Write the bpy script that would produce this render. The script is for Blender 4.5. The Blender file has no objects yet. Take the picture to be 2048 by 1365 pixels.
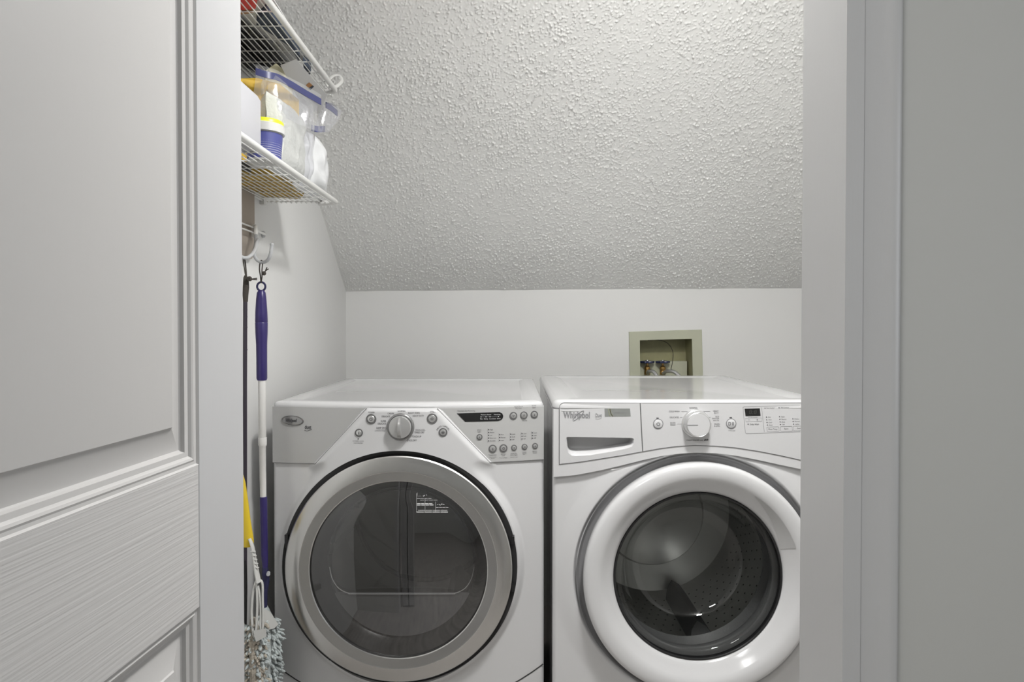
import bpy, bmesh, math, random
import numpy as np
from mathutils import Vector, Matrix

random.seed(7)
rng = np.random.default_rng(7)
scene = bpy.context.scene
COL = scene.collection

# ------------------------------------------------------------------ camera
F_PX = 1365.0                      # 24 mm on a 36 mm sensor, 2048 px wide
CAM_Z = 1.16
PITCH = math.radians(0.85)
HORIZON = 650.0
AXIS_PY = HORIZON + F_PX * math.tan(PITCH)
cam_data = bpy.data.cameras.new('camera')
cam_data.sensor_width = 36.0
cam_data.lens = F_PX * 36.0 / 2048.0
cam_data.shift_y = (AXIS_PY - 682.5) / 2048.0
cam_data.clip_start = 0.02
cam = bpy.data.objects.new('camera', cam_data)
COL.objects.link(cam)
cam.location = (0, 0, CAM_Z)
cam.rotation_euler = (math.pi / 2 - PITCH, 0, 0)
scene.camera = cam

# ------------------------------------------------------------------ view and world
scene.view_settings.view_transform = 'Standard'
scene.view_settings.look = 'None'
scene.view_settings.gamma = 1.0
scene.view_settings.exposure = 0.3
scene.view_settings.use_curve_mapping = False
world = bpy.data.worlds.new('world')
scene.world = world
world.use_nodes = True
world.node_tree.nodes['Background'].inputs['Color'].default_value = (0.75, 0.85, 1.0, 1)
world.node_tree.nodes['Background'].inputs['Strength'].default_value = 1.5


def area_light(name, loc, rot, sx, sy, power, color=(1, 1, 1)):
    d = bpy.data.lights.new(name, 'AREA')
    d.shape = 'RECTANGLE'
    d.size, d.size_y = sx, sy
    d.energy = power
    d.color = color
    o = bpy.data.objects.new(name, d)
    COL.objects.link(o)
    o.location = loc
    o.rotation_euler = rot
    return o


# closet ceiling lamp, hall ceiling lamp, added fill light for the door leaf
area_light('closet_ceiling_light', (0.36, 1.00, 2.17), (0, 0, 0), 0.20, 0.20, 21.0, (1.0, 0.99, 0.975))
area_light('hall_ceiling_light', (-0.45, -0.45, 2.37), (0, 0, 0), 0.4, 0.4, 15.0, (1.0, 0.99, 0.975))
area_light('hall_fill_light', (1.84, -0.75, 1.45), (0, math.pi / 2, 0), 1.2, 1.0, 5.0, (0.97, 0.985, 1.0))

# ------------------------------------------------------------------ pixel helper


def P(px, py, D):
    """the point at depth y = D that lies behind photo pixel (px, py)"""
    xs = (px - 1024.0) / F_PX
    ys = (AXIS_PY - py) / F_PX
    dy = math.cos(PITCH) + ys * math.sin(PITCH)
    dz = -math.sin(PITCH) + ys * math.cos(PITCH)
    t = D / dy
    return Vector((xs * t, D, CAM_Z + dz * t))


# ------------------------------------------------------------------ materials
MATS = {}


def mat(name, col, rough=0.5, metal=0.0, spec=0.5, bump=0.0, bscale=50.0, bdist=0.002, var=0.0, vscale=8.0,
        stretch=None, coat=0.0, aniso=None):
    m = bpy.data.materials.new(name)
    m.use_nodes = True
    nt = m.node_tree
    b = nt.nodes['Principled BSDF']
    b.inputs['Base Color'].default_value = (*col, 1)
    b.inputs['Roughness'].default_value = rough
    b.inputs['Metallic'].default_value = metal
    b.inputs['Specular IOR Level'].default_value = spec
    b.inputs['Coat Weight'].default_value = coat
    tc = mp = None
    if bump or var:
        tc = nt.nodes.new('ShaderNodeTexCoord')
        mp = nt.nodes.new('ShaderNodeMapping')
        nt.links.new(tc.outputs['Object'], mp.inputs['Vector'])
        if stretch:
            mp.inputs['Scale'].default_value = stretch
    if bump:
        n = nt.nodes.new('ShaderNodeTexNoise')
        n.inputs['Scale'].default_value = bscale
        n.inputs['Detail'].default_value = 4
        bp = nt.nodes.new('ShaderNodeBump')
        bp.inputs['Strength'].default_value = bump
        bp.inputs['Distance'].default_value = bdist
        nt.links.new(mp.outputs['Vector'], n.inputs['Vector'])
        nt.links.new(n.outputs['Fac'], bp.inputs['Height'])
        nt.links.new(bp.outputs['Normal'], b.inputs['Normal'])
    if var:
        n2 = nt.nodes.new('ShaderNodeTexNoise')
        n2.inputs['Scale'].default_value = vscale
        n2.inputs['Detail'].default_value = 3
        rp = nt.nodes.new('ShaderNodeValToRGB')
        rp.color_ramp.elements[0].position = 0.3
        rp.color_ramp.elements[1].position = 0.7
        rp.color_ramp.elements[0].color = (*[c * (1 - var) for c in col], 1)
        rp.color_ramp.elements[1].color = (*[min(1, c * (1 + var)) for c in col], 1)
        nt.links.new(mp.outputs['Vector'], n2.inputs['Vector'])
        nt.links.new(n2.outputs['Fac'], rp.inputs['Fac'])
        nt.links.new(rp.outputs['Color'], b.inputs['Base Color'])
    if aniso:
        b.inputs['Anisotropic'].default_value = aniso[0]
        t = nt.nodes.new('ShaderNodeTangent')
        t.direction_type = 'RADIAL'
        t.axis = aniso[1]
        nt.links.new(t.outputs['Tangent'], b.inputs['Tangent'])
    MATS[name] = m
    return m


def mat_thin(name, tint, refl=(1, 1, 1), rough=0.02, ior=1.5, haze=0.0, hazecol=(0.9, 0.9, 0.9), bump=0.0, bscale=30.0):
    """a thin clear or tinted sheet: Fresnel reflection over tinted see-through"""
    m = bpy.data.materials.new(name)
    m.use_nodes = True
    nt = m.node_tree
    for n in list(nt.nodes):
        if n.type != 'OUTPUT_MATERIAL':
            nt.nodes.remove(n)
    out = nt.nodes['Material Output']
    tr = nt.nodes.new('ShaderNodeBsdfTransparent')
    tr.inputs['Color'].default_value = (*tint, 1)
    gl = nt.nodes.new('ShaderNodeBsdfGlossy')
    gl.inputs['Color'].default_value = (*refl, 1)
    gl.inputs['Roughness'].default_value = rough
    f0 = ((ior - 1) / (ior + 1)) ** 2
    lw = nt.nodes.new('ShaderNodeLayerWeight')
    lw.inputs['Blend'].default_value = 0.5
    pw = nt.nodes.new('ShaderNodeMath')
    pw.operation = 'POWER'
    pw.inputs[1].default_value = 5.0
    fr = nt.nodes.new('ShaderNodeMath')
    fr.operation = 'MULTIPLY_ADD'
    fr.inputs[1].default_value = 1 - f0
    fr.inputs[2].default_value = f0
    nt.links.new(lw.outputs['Facing'], pw.inputs[0])
    nt.links.new(pw.outputs[0], fr.inputs[0])
    mx = nt.nodes.new('ShaderNodeMixShader')
    base = tr.outputs[0]
    if haze:
        df = nt.nodes.new('ShaderNodeBsdfDiffuse')
        df.inputs['Color'].default_value = (*hazecol, 1)
        m2 = nt.nodes.new('ShaderNodeMixShader')
        m2.inputs[0].default_value = haze
        nt.links.new(tr.outputs[0], m2.inputs[1])
        nt.links.new(df.outputs[0], m2.inputs[2])
        base = m2.outputs[0]
    nt.links.new(fr.outputs[0], mx.inputs[0])
    nt.links.new(base, mx.inputs[1])
    nt.links.new(gl.outputs[0], mx.inputs[2])
    nt.links.new(mx.outputs[0], out.inputs['Surface'])
    if bump:
        n = nt.nodes.new('ShaderNodeTexNoise')
        n.inputs['Scale'].default_value = bscale
        bp = nt.nodes.new('ShaderNodeBump')
        bp.inputs['Strength'].default_value = bump
        bp.inputs['Distance'].default_value = 0.004
        tc = nt.nodes.new('ShaderNodeTexCoord')
        nt.links.new(tc.outputs['Object'], n.inputs['Vector'])
        nt.links.new(n.outputs['Fac'], bp.inputs['Height'])
        nt.links.new(bp.outputs['Normal'], gl.inputs['Normal'])
        nt.links.new(bp.outputs['Normal'], lw.inputs['Normal'])
    MATS[name] = m
    return m


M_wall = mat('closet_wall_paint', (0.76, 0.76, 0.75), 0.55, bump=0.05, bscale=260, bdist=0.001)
M_slope = mat('textured_ceiling_paint', (0.82, 0.82, 0.805), 0.95, spec=0.1, bump=0.25, bscale=330, bdist=0.0012)
M_ceil = mat('flat_ceiling_paint', (0.76, 0.76, 0.75), 0.7, bump=0.1, bscale=300)
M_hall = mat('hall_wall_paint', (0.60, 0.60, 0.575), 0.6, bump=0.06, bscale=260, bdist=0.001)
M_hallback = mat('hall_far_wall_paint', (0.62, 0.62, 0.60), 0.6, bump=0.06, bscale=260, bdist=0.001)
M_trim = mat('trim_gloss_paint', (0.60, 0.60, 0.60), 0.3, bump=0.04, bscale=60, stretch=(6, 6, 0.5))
M_floor = mat('floor_wood', (0.36, 0.34, 0.32), 0.5, bump=0.1, bscale=40, var=0.25, vscale=6, stretch=(8, 1, 1))
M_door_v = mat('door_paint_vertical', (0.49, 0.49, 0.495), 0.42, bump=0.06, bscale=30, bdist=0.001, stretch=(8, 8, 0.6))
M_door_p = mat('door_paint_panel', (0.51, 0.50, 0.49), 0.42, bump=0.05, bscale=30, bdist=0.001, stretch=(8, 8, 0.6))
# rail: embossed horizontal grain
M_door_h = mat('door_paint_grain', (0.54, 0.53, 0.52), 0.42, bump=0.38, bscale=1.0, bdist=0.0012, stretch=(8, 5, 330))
for n_ in M_door_h.node_tree.nodes:
    if n_.type == 'TEX_NOISE':
        n_.inputs['Detail'].default_value = 1.2
        n_.inputs['Distortion'].default_value = 0.6
M_white = mat('appliance_enamel', (0.63, 0.63, 0.637), 0.16, coat=0.25)
M_whitep = mat('appliance_plastic', (0.60, 0.60, 0.607), 0.28)
M_fascia = mat('silver_grey_fascia', (0.47, 0.47, 0.465), 0.32, metal=0.15)
M_fascia_r = mat('pale_grey_fascia', (0.51, 0.51, 0.505), 0.32, metal=0.1)
M_steel = mat('brushed_steel', (0.60, 0.595, 0.585), 0.24, metal=1.0, aniso=(0.75, 'Y'), bump=0.03, bscale=300, stretch=(1, 1, 1))
M_chrome = mat('chrome', (0.78, 0.78, 0.78), 0.08, metal=1.0)
M_satin = mat('satin_silver', (0.66, 0.66, 0.66), 0.3, metal=0.75)
M_black = mat('black_plastic', (0.012, 0.012, 0.013), 0.3)
M_dark = mat('dark_gap', (0.02, 0.02, 0.021), 0.6)
M_seam = mat('seam_grey', (0.14, 0.14, 0.14), 0.6)
M_ink = mat('printed_ink', (0.07, 0.07, 0.075), 0.6)
M_inkg = mat('printed_grey_ink', (0.25, 0.25, 0.26), 0.6)
M_inkw = mat('white_print', (0.72, 0.72, 0.72), 0.5)
M_disp = mat('display_black', (0.018, 0.018, 0.018), 0.12)
M_gasket = mat('grey_rubber', (0.10, 0.10, 0.103), 0.5, bump=0.1, bscale=60)
M_gap = mat('grey_recess', (0.26, 0.26, 0.265), 0.5)
M_drum = mat('drum_metal', (0.72, 0.72, 0.71), 0.38, metal=0.85, bump=0.08, bscale=25)
M_drumd = mat('dryer_drum', (0.50, 0.50, 0.50), 0.3, metal=0.5)
M_inner = mat('inner_door_plastic', (0.20, 0.20, 0.205), 0.35)
M_glass_d = mat_thin('dryer_tinted_glass', (0.58, 0.58, 0.58), rough=0.02, ior=2.1)
M_glass_w = mat_thin('washer_glass', (0.70, 0.71, 0.70), rough=0.015, ior=1.5, bump=0.12, bscale=14)
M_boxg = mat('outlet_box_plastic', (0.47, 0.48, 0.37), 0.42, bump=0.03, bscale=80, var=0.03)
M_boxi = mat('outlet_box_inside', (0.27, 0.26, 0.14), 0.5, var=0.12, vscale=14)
M_brass = mat('brass', (0.42, 0.26, 0.09), 0.35, metal=0.9)
M_valve = mat('blue_valve_handle', (0.018, 0.026, 0.085), 0.35)
M_hose = mat('braided_hose', (0.62, 0.62, 0.62), 0.3, metal=0.8, bump=0.6, bscale=350)
M_wire = mat('white_coated_wire', (0.74, 0.74, 0.72), 0.35)
M_hook = mat('grey_hook', (0.48, 0.49, 0.50), 0.35)
M_blue = mat('navy_plastic', (0.032, 0.022, 0.125), 0.32)
M_navy = mat('dark_navy_plastic', (0.022, 0.022, 0.075), 0.35)
M_pole = mat('white_pole', (0.74, 0.73, 0.71), 0.3)
M_cord = mat('dark_cord', (0.05, 0.042, 0.035), 0.8, bump=0.5, bscale=300)
M_bpole = mat('black_pole', (0.035, 0.028, 0.04), 0.35)
M_yellow = mat('yellow_plastic', (0.72, 0.52, 0.03), 0.35)
M_wplas = mat('white_plastic', (0.63, 0.63, 0.61), 0.35)
M_chen = mat('chenille_pale_blue', (0.50, 0.545, 0.545), 0.95, bump=0.8, bscale=300, bdist=0.003, var=0.35, vscale=30)
M_chenb = mat('soiled_fabric', (0.42, 0.38, 0.32), 0.95, bump=0.8, bscale=250, bdist=0.003, var=0.4, vscale=60)
M_beige = mat('beige_board', (0.40, 0.35, 0.30), 0.8, var=0.05)
M_wbox = mat('white_carton', (0.53, 0.53, 0.555), 0.45)
M_lime = mat('lime_lid', (0.76, 0.82, 0.03), 0.35)
M_tublab = mat('blue_tub_label', (0.075, 0.085, 0.28), 0.4)
M_paper = mat('white_paper', (0.78, 0.78, 0.78), 0.7)
M_envel = mat('grey_white_card', (0.56, 0.56, 0.56), 0.6)
M_manila = mat('pale_manila', (0.68, 0.64, 0.44), 0.7)
M_amber = mat('amber_folder', (0.66, 0.42, 0.03), 0.6)
M_amber2 = mat('amber_packet', (0.55, 0.37, 0.07), 0.6, var=0.3, vscale=20)
M_zip = mat('blue_zip', (0.055, 0.062, 0.17), 0.35)
M_bag = mat_thin('clear_bag_film', (0.93, 0.93, 0.95), rough=0.12, ior=1.5, haze=0.14, hazecol=(0.88, 0.89, 0.90), bump=0.5, bscale=30)
M_wbag = mat('white_bag_film', (0.76, 0.77, 0.78), 0.3, bump=0.35, bscale=26, bdist=0.006)
M_towel = mat('quilted_paper', (0.66, 0.67, 0.62), 0.9, bump=0.9, bscale=130, bdist=0.003)
M_red = mat('red_packaging', (0.60, 0.035, 0.03), 0.45)
M_navyf = mat('dark_slate_fabric', (0.045, 0.06, 0.09), 0.7, bump=0.3, bscale=200)
M_blackf = mat('black_fabric', (0.02, 0.02, 0.02), 0.6, bump=0.8, bscale=60, bdist=0.006)
M_brown = mat('brown_print', (0.35, 0.17, 0.06), 0.5)
M_sticker = mat('grey_sticker', (0.24, 0.25, 0.24), 0.3, var=0.06, vscale=40)
M_olive = mat('olive_print', (0.10, 0.10, 0.03), 0.4)
M_olive2 = mat('pale_olive_print', (0.38, 0.40, 0.20), 0.4)
M_blind = mat('blind_slat', (0.80, 0.80, 0.78), 0.4)
M_lamp = mat('lamp_dish', (0.8, 0.8, 0.78), 0.4)
M_winglass = mat_thin('window_glass', (0.96, 0.97, 0.97))

# ------------------------------------------------------------------ object helpers
OFF = {}


def new_obj(name, mesh, material=None, parent=None):
    o = bpy.data.objects.new(name, mesh)
    COL.objects.link(o)
    if material is not None and not mesh.materials:
        mesh.materials.append(material)
    if parent is not None:
        o.parent = parent
        OFF[o.name] = OFF[parent.name]
    return o


def tag(o, label=None, cat=None, group=None, kind=None):
    if label:
        o['label'] = label
    if cat:
        o['category'] = cat
    if group:
        o['group'] = group
    if kind:
        o['kind'] = kind
    return o


def thing(name, loc, label=None, cat=None, group=None, kind=None):
    e = bpy.data.objects.new(name, None)
    COL.objects.link(e)
    e.empty_display_size = 0.05
    e.location = loc
    OFF[e.name] = Vector(loc)
    return tag(e, label, cat, group, kind)


class MB:
    """collects world-space vertices and faces, then links ONE mesh object"""

    def __init__(self):
        self.v, self.f = [], []

    def add(self, vs, fs):
        n = len(self.v)
        self.v += [tuple(v) for v in vs]
        self.f += [tuple(i + n for i in f) for f in fs]
        return self

    def box(self, x0, x1, y0, y1, z0, z1, m=None):
        vs = [Vector(p) for p in ((x0, y0, z0), (x1, y0, z0), (x1, y1, z0), (x0, y1, z0),
                                  (x0, y0, z1), (x1, y0, z1), (x1, y1, z1), (x0, y1, z1))]
        if m is not None:
            vs = [m @ v for v in vs]
        return self.add(vs, [(0, 3, 2, 1), (4, 5, 6, 7), (0, 1, 5, 4), (1, 2, 6, 5), (2, 3, 7, 6), (3, 0, 4, 7)])

    def loops(self, loops, cap0=True, cap1=True, closed=True):
        """joins successive rings of equally many points"""
        n = len(loops[0])
        vs = [p for L in loops for p in L]
        fs = []
        for k in range(len(loops) - 1):
            for i in range(n if closed else n - 1):
                j = (i + 1) % n
                fs.append((k * n + i, k * n + j, (k + 1) * n + j, (k + 1) * n + i))
        if cap0:
            fs.append(tuple(range(n - 1, -1, -1)))
        if cap1:
            fs.append(tuple((len(loops) - 1) * n + i for i in range(n)))
        return self.add(vs, fs)

    def lathe(self, cx, cz, prof, n=96, cy=0.0, a0=0.0, a1=2 * math.pi):
        """turns (r, y) about the Y axis through (cx, cz)"""
        full = abs(a1 - a0 - 2 * math.pi) < 1e-6
        rings = []
        m = n if full else n + 1
        for r, y in prof:
            r = max(r, 1e-5)
            rings.append([(cx + r * math.cos(a0 + (a1 - a0) * i / n), cy + y, cz + r * math.sin(a0 + (a1 - a0) * i / n)) for i in range(m)])
        return self.loops(rings, False, False, full)

    def lathe_z(self, cx, cy, prof, n=40):
        rings = []
        for r, z in prof:
            r = max(r, 1e-5)
            rings.append([(cx + r * math.cos(-2 * math.pi * i / n), cy + r * math.sin(-2 * math.pi * i / n), z) for i in range(n)])
        return self.loops(rings, False, False)

    def tube(self, pts, r, n=8, closed=False, flat=1.0):
        pts = [Vector(p) for p in pts]
        N = len(pts)
        rad = r if isinstance(r, (list, tuple)) else [r] * N
        rings = []
        prev = None
        for i, p in enumerate(pts):
            if closed:
                t = pts[(i + 1) % N] - pts[i - 1]
            else:
                t = pts[min(i + 1, N - 1)] - pts[max(i - 1, 0)]
            t = t.normalized() if t.length > 1e-9 else Vector((0, 0, 1))
            if prev is None:
                a = Vector((0, 0, 1)) if abs(t.z) < 0.9 else Vector((1, 0, 0))
                u = t.cross(a).normalized()
            else:
                u = (prev - t * prev.dot(t)).normalized()
            prev = u
            w = t.cross(u)
            rings.append([p + (u * math.cos(2 * math.pi * k / n) + w * flat * math.sin(2 * math.pi * k / n)) * rad[i] for k in range(n)])
        if closed:
            rings.append(rings[0])
            return self.loops(rings, False, False)
        return self.loops(rings, True, True)

    def build(self, name, material, parent=None, smooth=True, angle=35, label=None, base=True):
        me = bpy.data.meshes.new(name)
        if parent is not None:
            o = OFF[parent.name]
        elif base:
            a = np.array(self.v)
            o = Vector(((a[:, 0].min() + a[:, 0].max()) / 2, (a[:, 1].min() + a[:, 1].max()) / 2, a[:, 2].min()))
        else:
            o = Vector((0, 0, 0))
        me.from_pydata([(v[0] - o[0], v[1] - o[1], v[2] - o[2]) for v in self.v], [], self.f)
        bm = bmesh.new()
        bm.from_mesh(me)
        bmesh.ops.remove_doubles(bm, verts=bm.verts, dist=1e-6)
        bmesh.ops.recalc_face_normals(bm, faces=bm.faces)
        bm.to_mesh(me)
        bm.free()
        if smooth:
            me.polygons.foreach_set('use_smooth', [True] * len(me.polygons))
            try:
                me.set_sharp_from_angle(angle=math.radians(angle))
            except Exception:
                pass
        ob = new_obj(name, me, material, parent)
        if parent is None:
            ob.location = o
            OFF[ob.name] = Vector(o)
        if label:
            ob['label'] = label
        return ob


def smoothstep(a, b, x):
    t = min(1.0, max(0.0, (x - a) / (b - a)))
    return t * t * (3 - 2 * t)


def arc_pts(fn, n=24):
    return [fn(i / n) for i in range(n + 1)]


def bezier(p0, p1, p2, p3, n=14):
    p0, p1, p2, p3 = map(Vector, (p0, p1, p2, p3))
    return [p0 * (1 - t) ** 3 + p1 * 3 * t * (1 - t) ** 2 + p2 * 3 * t * t * (1 - t) + p3 * t ** 3 for t in [i / n for i in range(n + 1)]]


def spline(pts, n=8):
    """Catmull-Rom through the points"""
    pts = [Vector(p) for p in pts]
    out = []
    for i in range(len(pts) - 1):
        p0 = pts[max(i - 1, 0)]
        p1, p2 = pts[i], pts[i + 1]
        p3 = pts[min(i + 2, len(pts) - 1)]
        for k in range(n):
            t = k / n
            out.append(0.5 * ((2 * p1) + (p2 - p0) * t + (2 * p0 - 5 * p1 + 4 * p2 - p3) * t * t + (3 * p1 - p0 - 3 * p2 + p3) * t ** 3))
    out.append(pts[-1])
    return out


# text: created as font curves, turned into meshes together at the end
TEXTS = []


def text(parent, s, origin, xdir, zdir, height, width=None, material=None, name='lettering', bold=0.0, shear=0.0, align='CENTER'):
    TEXTS.append((parent, s, Vector(origin), Vector(xdir).normalized(), Vector(zdir).normalized(), height, width, material or M_ink, name, bold, shear, align))


def flush_texts():
    tmp = []
    for t in TEXTS:
        c = bpy.data.curves.new('lettering_source', 'FONT')
        c.body = t[1]
        c.size = 1.0
        c.align_x = t[11]
        c.align_y = 'CENTER'
        c.offset = t[9]
        c.shear = t[10]
        c.resolution_u = 2
        o = bpy.data.objects.new('lettering_source', c)
        COL.objects.link(o)
        tmp.append(o)
    bpy.context.view_layer.update()
    dg = bpy.context.evaluated_depsgraph_get()
    for o, t in zip(tmp, TEXTS):
        me = bpy.data.meshes.new_from_object(o.evaluated_get(dg))
        me.name = t[8]
        n = len(me.vertices)
        if not n:
            continue
        co = np.empty(n * 3)
        me.vertices.foreach_get('co', co)
        co = co.reshape(-1, 3)
        lines = t[1].count('\n') + 1
        ky = t[5] / 0.70
        kx = ky
        if t[6]:
            kx = t[6] / max(1e-6, co[:, 0].max() - co[:, 0].min())
        x, z = t[3], t[4]
        org = t[2] - OFF[t[0].name]
        w = np.outer(co[:, 0] * kx, np.array(x)) + np.outer(co[:, 1] * ky, np.array(z)) + np.array(org)
        me.vertices.foreach_set('co', w.ravel())
        me.update()
        me.materials.clear()
        new_obj(t[8], me, t[7], t[0])
    for o in tmp:
        c = o.data
        bpy.data.objects.remove(o)
        bpy.data.curves.remove(c)


# ------------------------------------------------------------------ the room
W = 0.68                    # closet left wall at x = -W
DB = 2.796                  # closet back wall
XR = 1.32                   # closet right wall
DF = 0.882                  # closet side of the front wall
DN = 0.767                  # casing face
DW = 0.782                  # hall side of the front wall
JX = 0.375                  # right jamb face
JL = -0.405                 # left jamb face
SL = 0.747                  # slope of the ceiling
ZC = 2.44
Z_L, Z_R = P(691, 583, DB).z, P(1603, 577, DB).z     # crease, a little higher at the right


def crease(x):
    return Z_L + (Z_R - Z_L) * (x + W) / (1.08 + W)


def structure(o):
    o['kind'] = 'structure'
    return o


def simple_box(name, m, *b):
    return structure(MB().box(*b).build(name, m, smooth=False, base=False))


simple_box('floor', M_floor, -1.6, 1.9, -2.3, DB + 0.1, -0.05, 0.0)
simple_box('wall_left', M_wall, -W - 0.1, -W, DF - 0.02, DB + 0.1, 0, ZC)
simple_box('wall_right', M_wall, XR, XR + 0.1, DF - 0.02, DB + 0.1, 0, ZC)
# back wall with a hole for the outlet box
BX0, BX1 = P(1262, 664, DB).x + 0.012, P(1400, 660, DB).x - 0.012
BZ1 = P(1330, 668, DB).z
BZ0 = BZ1 - 0.215
mb = MB()
zt = max(Z_L, Z_R) + 0.02
mb.box(-W - 0.1, BX0, DB, DB + 0.1, 0, zt)
mb.box(BX1, XR + 0.1, DB, DB + 0.1, 0, zt)
mb.box(BX0, BX1, DB, DB + 0.1, 0, BZ0)
mb.box(BX0, BX1, DB, DB + 0.1, BZ1, zt)
structure(mb.build('wall_back', M_wall, smooth=False, base=False))

# front wall with the door opening, hall side and closet side
HEAD = 2.06
mb = MB()
mb.box(-1.6, JL - 0.02, DW, DF, 0, ZC)
mb.box(JX + 0.02, 1.9, DW, DF, 0, ZC)
mb.box(JL - 0.02, JX + 0.02, DW, DF, HEAD + 0.02, ZC)
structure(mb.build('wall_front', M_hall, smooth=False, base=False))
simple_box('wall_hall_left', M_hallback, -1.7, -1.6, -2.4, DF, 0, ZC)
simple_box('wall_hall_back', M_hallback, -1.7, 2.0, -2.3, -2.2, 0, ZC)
# right wall of the hall, with an unseen window added to light the door
WY0, WY1, WZ0, WZ1 = -1.25, -0.25, 0.85, 2.05
mb = MB()
mb.box(1.9, 2.0, -2.2, WY0, 0, ZC)
mb.box(1.9, 2.0, WY1, DF, 0, ZC)
mb.box(1.9, 2.0, WY0, WY1, 0, WZ0)
mb.box(1.9, 2.0, WY0, WY1, WZ1, ZC)
structure(mb.build('wall_hall_right', M_hallback, smooth=False, base=False))
win = thing('added_window_1', (1.95, (WY0 + WY1) / 2, WZ0), kind='structure')
mb = MB()
for a, b, c, d in ((WY0, WY1, WZ0, WZ0 + 0.05), (WY0, WY1, WZ1 - 0.05, WZ1), (WY0, WY0 + 0.05, WZ0 + 0.05, WZ1 - 0.05),
                   (WY1 - 0.05, WY1, WZ0 + 0.05, WZ1 - 0.05), (WY0 + 0.05, WY1 - 0.05, 1.43, 1.47)):
    mb.box(1.93, 1.97, a, b, c, d)
mb.build('added_window_frame', M_trim, win, smooth=False)
MB().box(1.948, 1.952, WY0 + 0.05, WY1 - 0.05, WZ0 + 0.05, WZ1 - 0.05).build('pane', M_winglass, win, smooth=False)
blind = thing('added_window_blind', (1.89, (WY0 + WY1) / 2, WZ1), 'white slatted blind hanging in the added, unseen hall window', 'blind')  # unseen blind, added along with the window
slat_me = None
for i in range(26):
    z = WZ1 - 0.05 - i * 0.043
    if slat_me is None:
        s = MB().box(1.875, 1.905, WY0 + 0.01, WY1 - 0.01, z - 0.001, z + 0.001).build('slat', M_blind, blind, smooth=False)
        slat_me, z0 = s.data, z
    else:
        s = new_obj('slat', slat_me, None, blind)
        s.location = (0, 0, z - z0)
MB().box(1.87, 1.91, WY0, WY1, WZ1 - 0.04, WZ1).build('head_rail', M_blind, blind, smooth=False)
simple_box('ceiling_hall', M_ceil, -1.7, 2.0, -2.4, DW, ZC, ZC + 0.08)
D_TOP = DB - (ZC - Z_L) / SL
simple_box('ceiling_closet', M_ceil, -W - 0.1, XR + 0.1, DF - 0.02, D_TOP + 0.12, ZC, ZC + 0.08)


def lamp_dish(name, x, y, r, label, drop=0.0):
    t = thing(name, (x, y, ZC), label, 'lamp')
    MB().lathe_z(x, y, [(0.001, ZC), (r, ZC), (r, ZC - 0.02), (r * 0.9, ZC - 0.03), (0.001, ZC - 0.034)], 40).build('lamp_base', M_lamp, t)
    if drop:
        MB().lathe_z(x, y, [(0.008, ZC - 0.03), (0.008, ZC - drop + 0.04)], 12).build('stem', M_lamp, t)
        MB().lathe_z(x, y, [(0.001, ZC - drop + 0.045), (r, ZC - drop + 0.04), (r * 1.1, ZC - drop + 0.02), (r, ZC - drop + 0.012), (0.001, ZC - drop + 0.01)], 40).build('shade', M_lamp, t)


lamp_dish('ceiling_lamp', 0.36, 1.00, 0.115, 'round white lamp hanging from the closet ceiling', 0.27)
lamp_dish('ceiling_lamp', -0.45, -0.45, 0.16, 'larger round white lamp on the hall ceiling')


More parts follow.
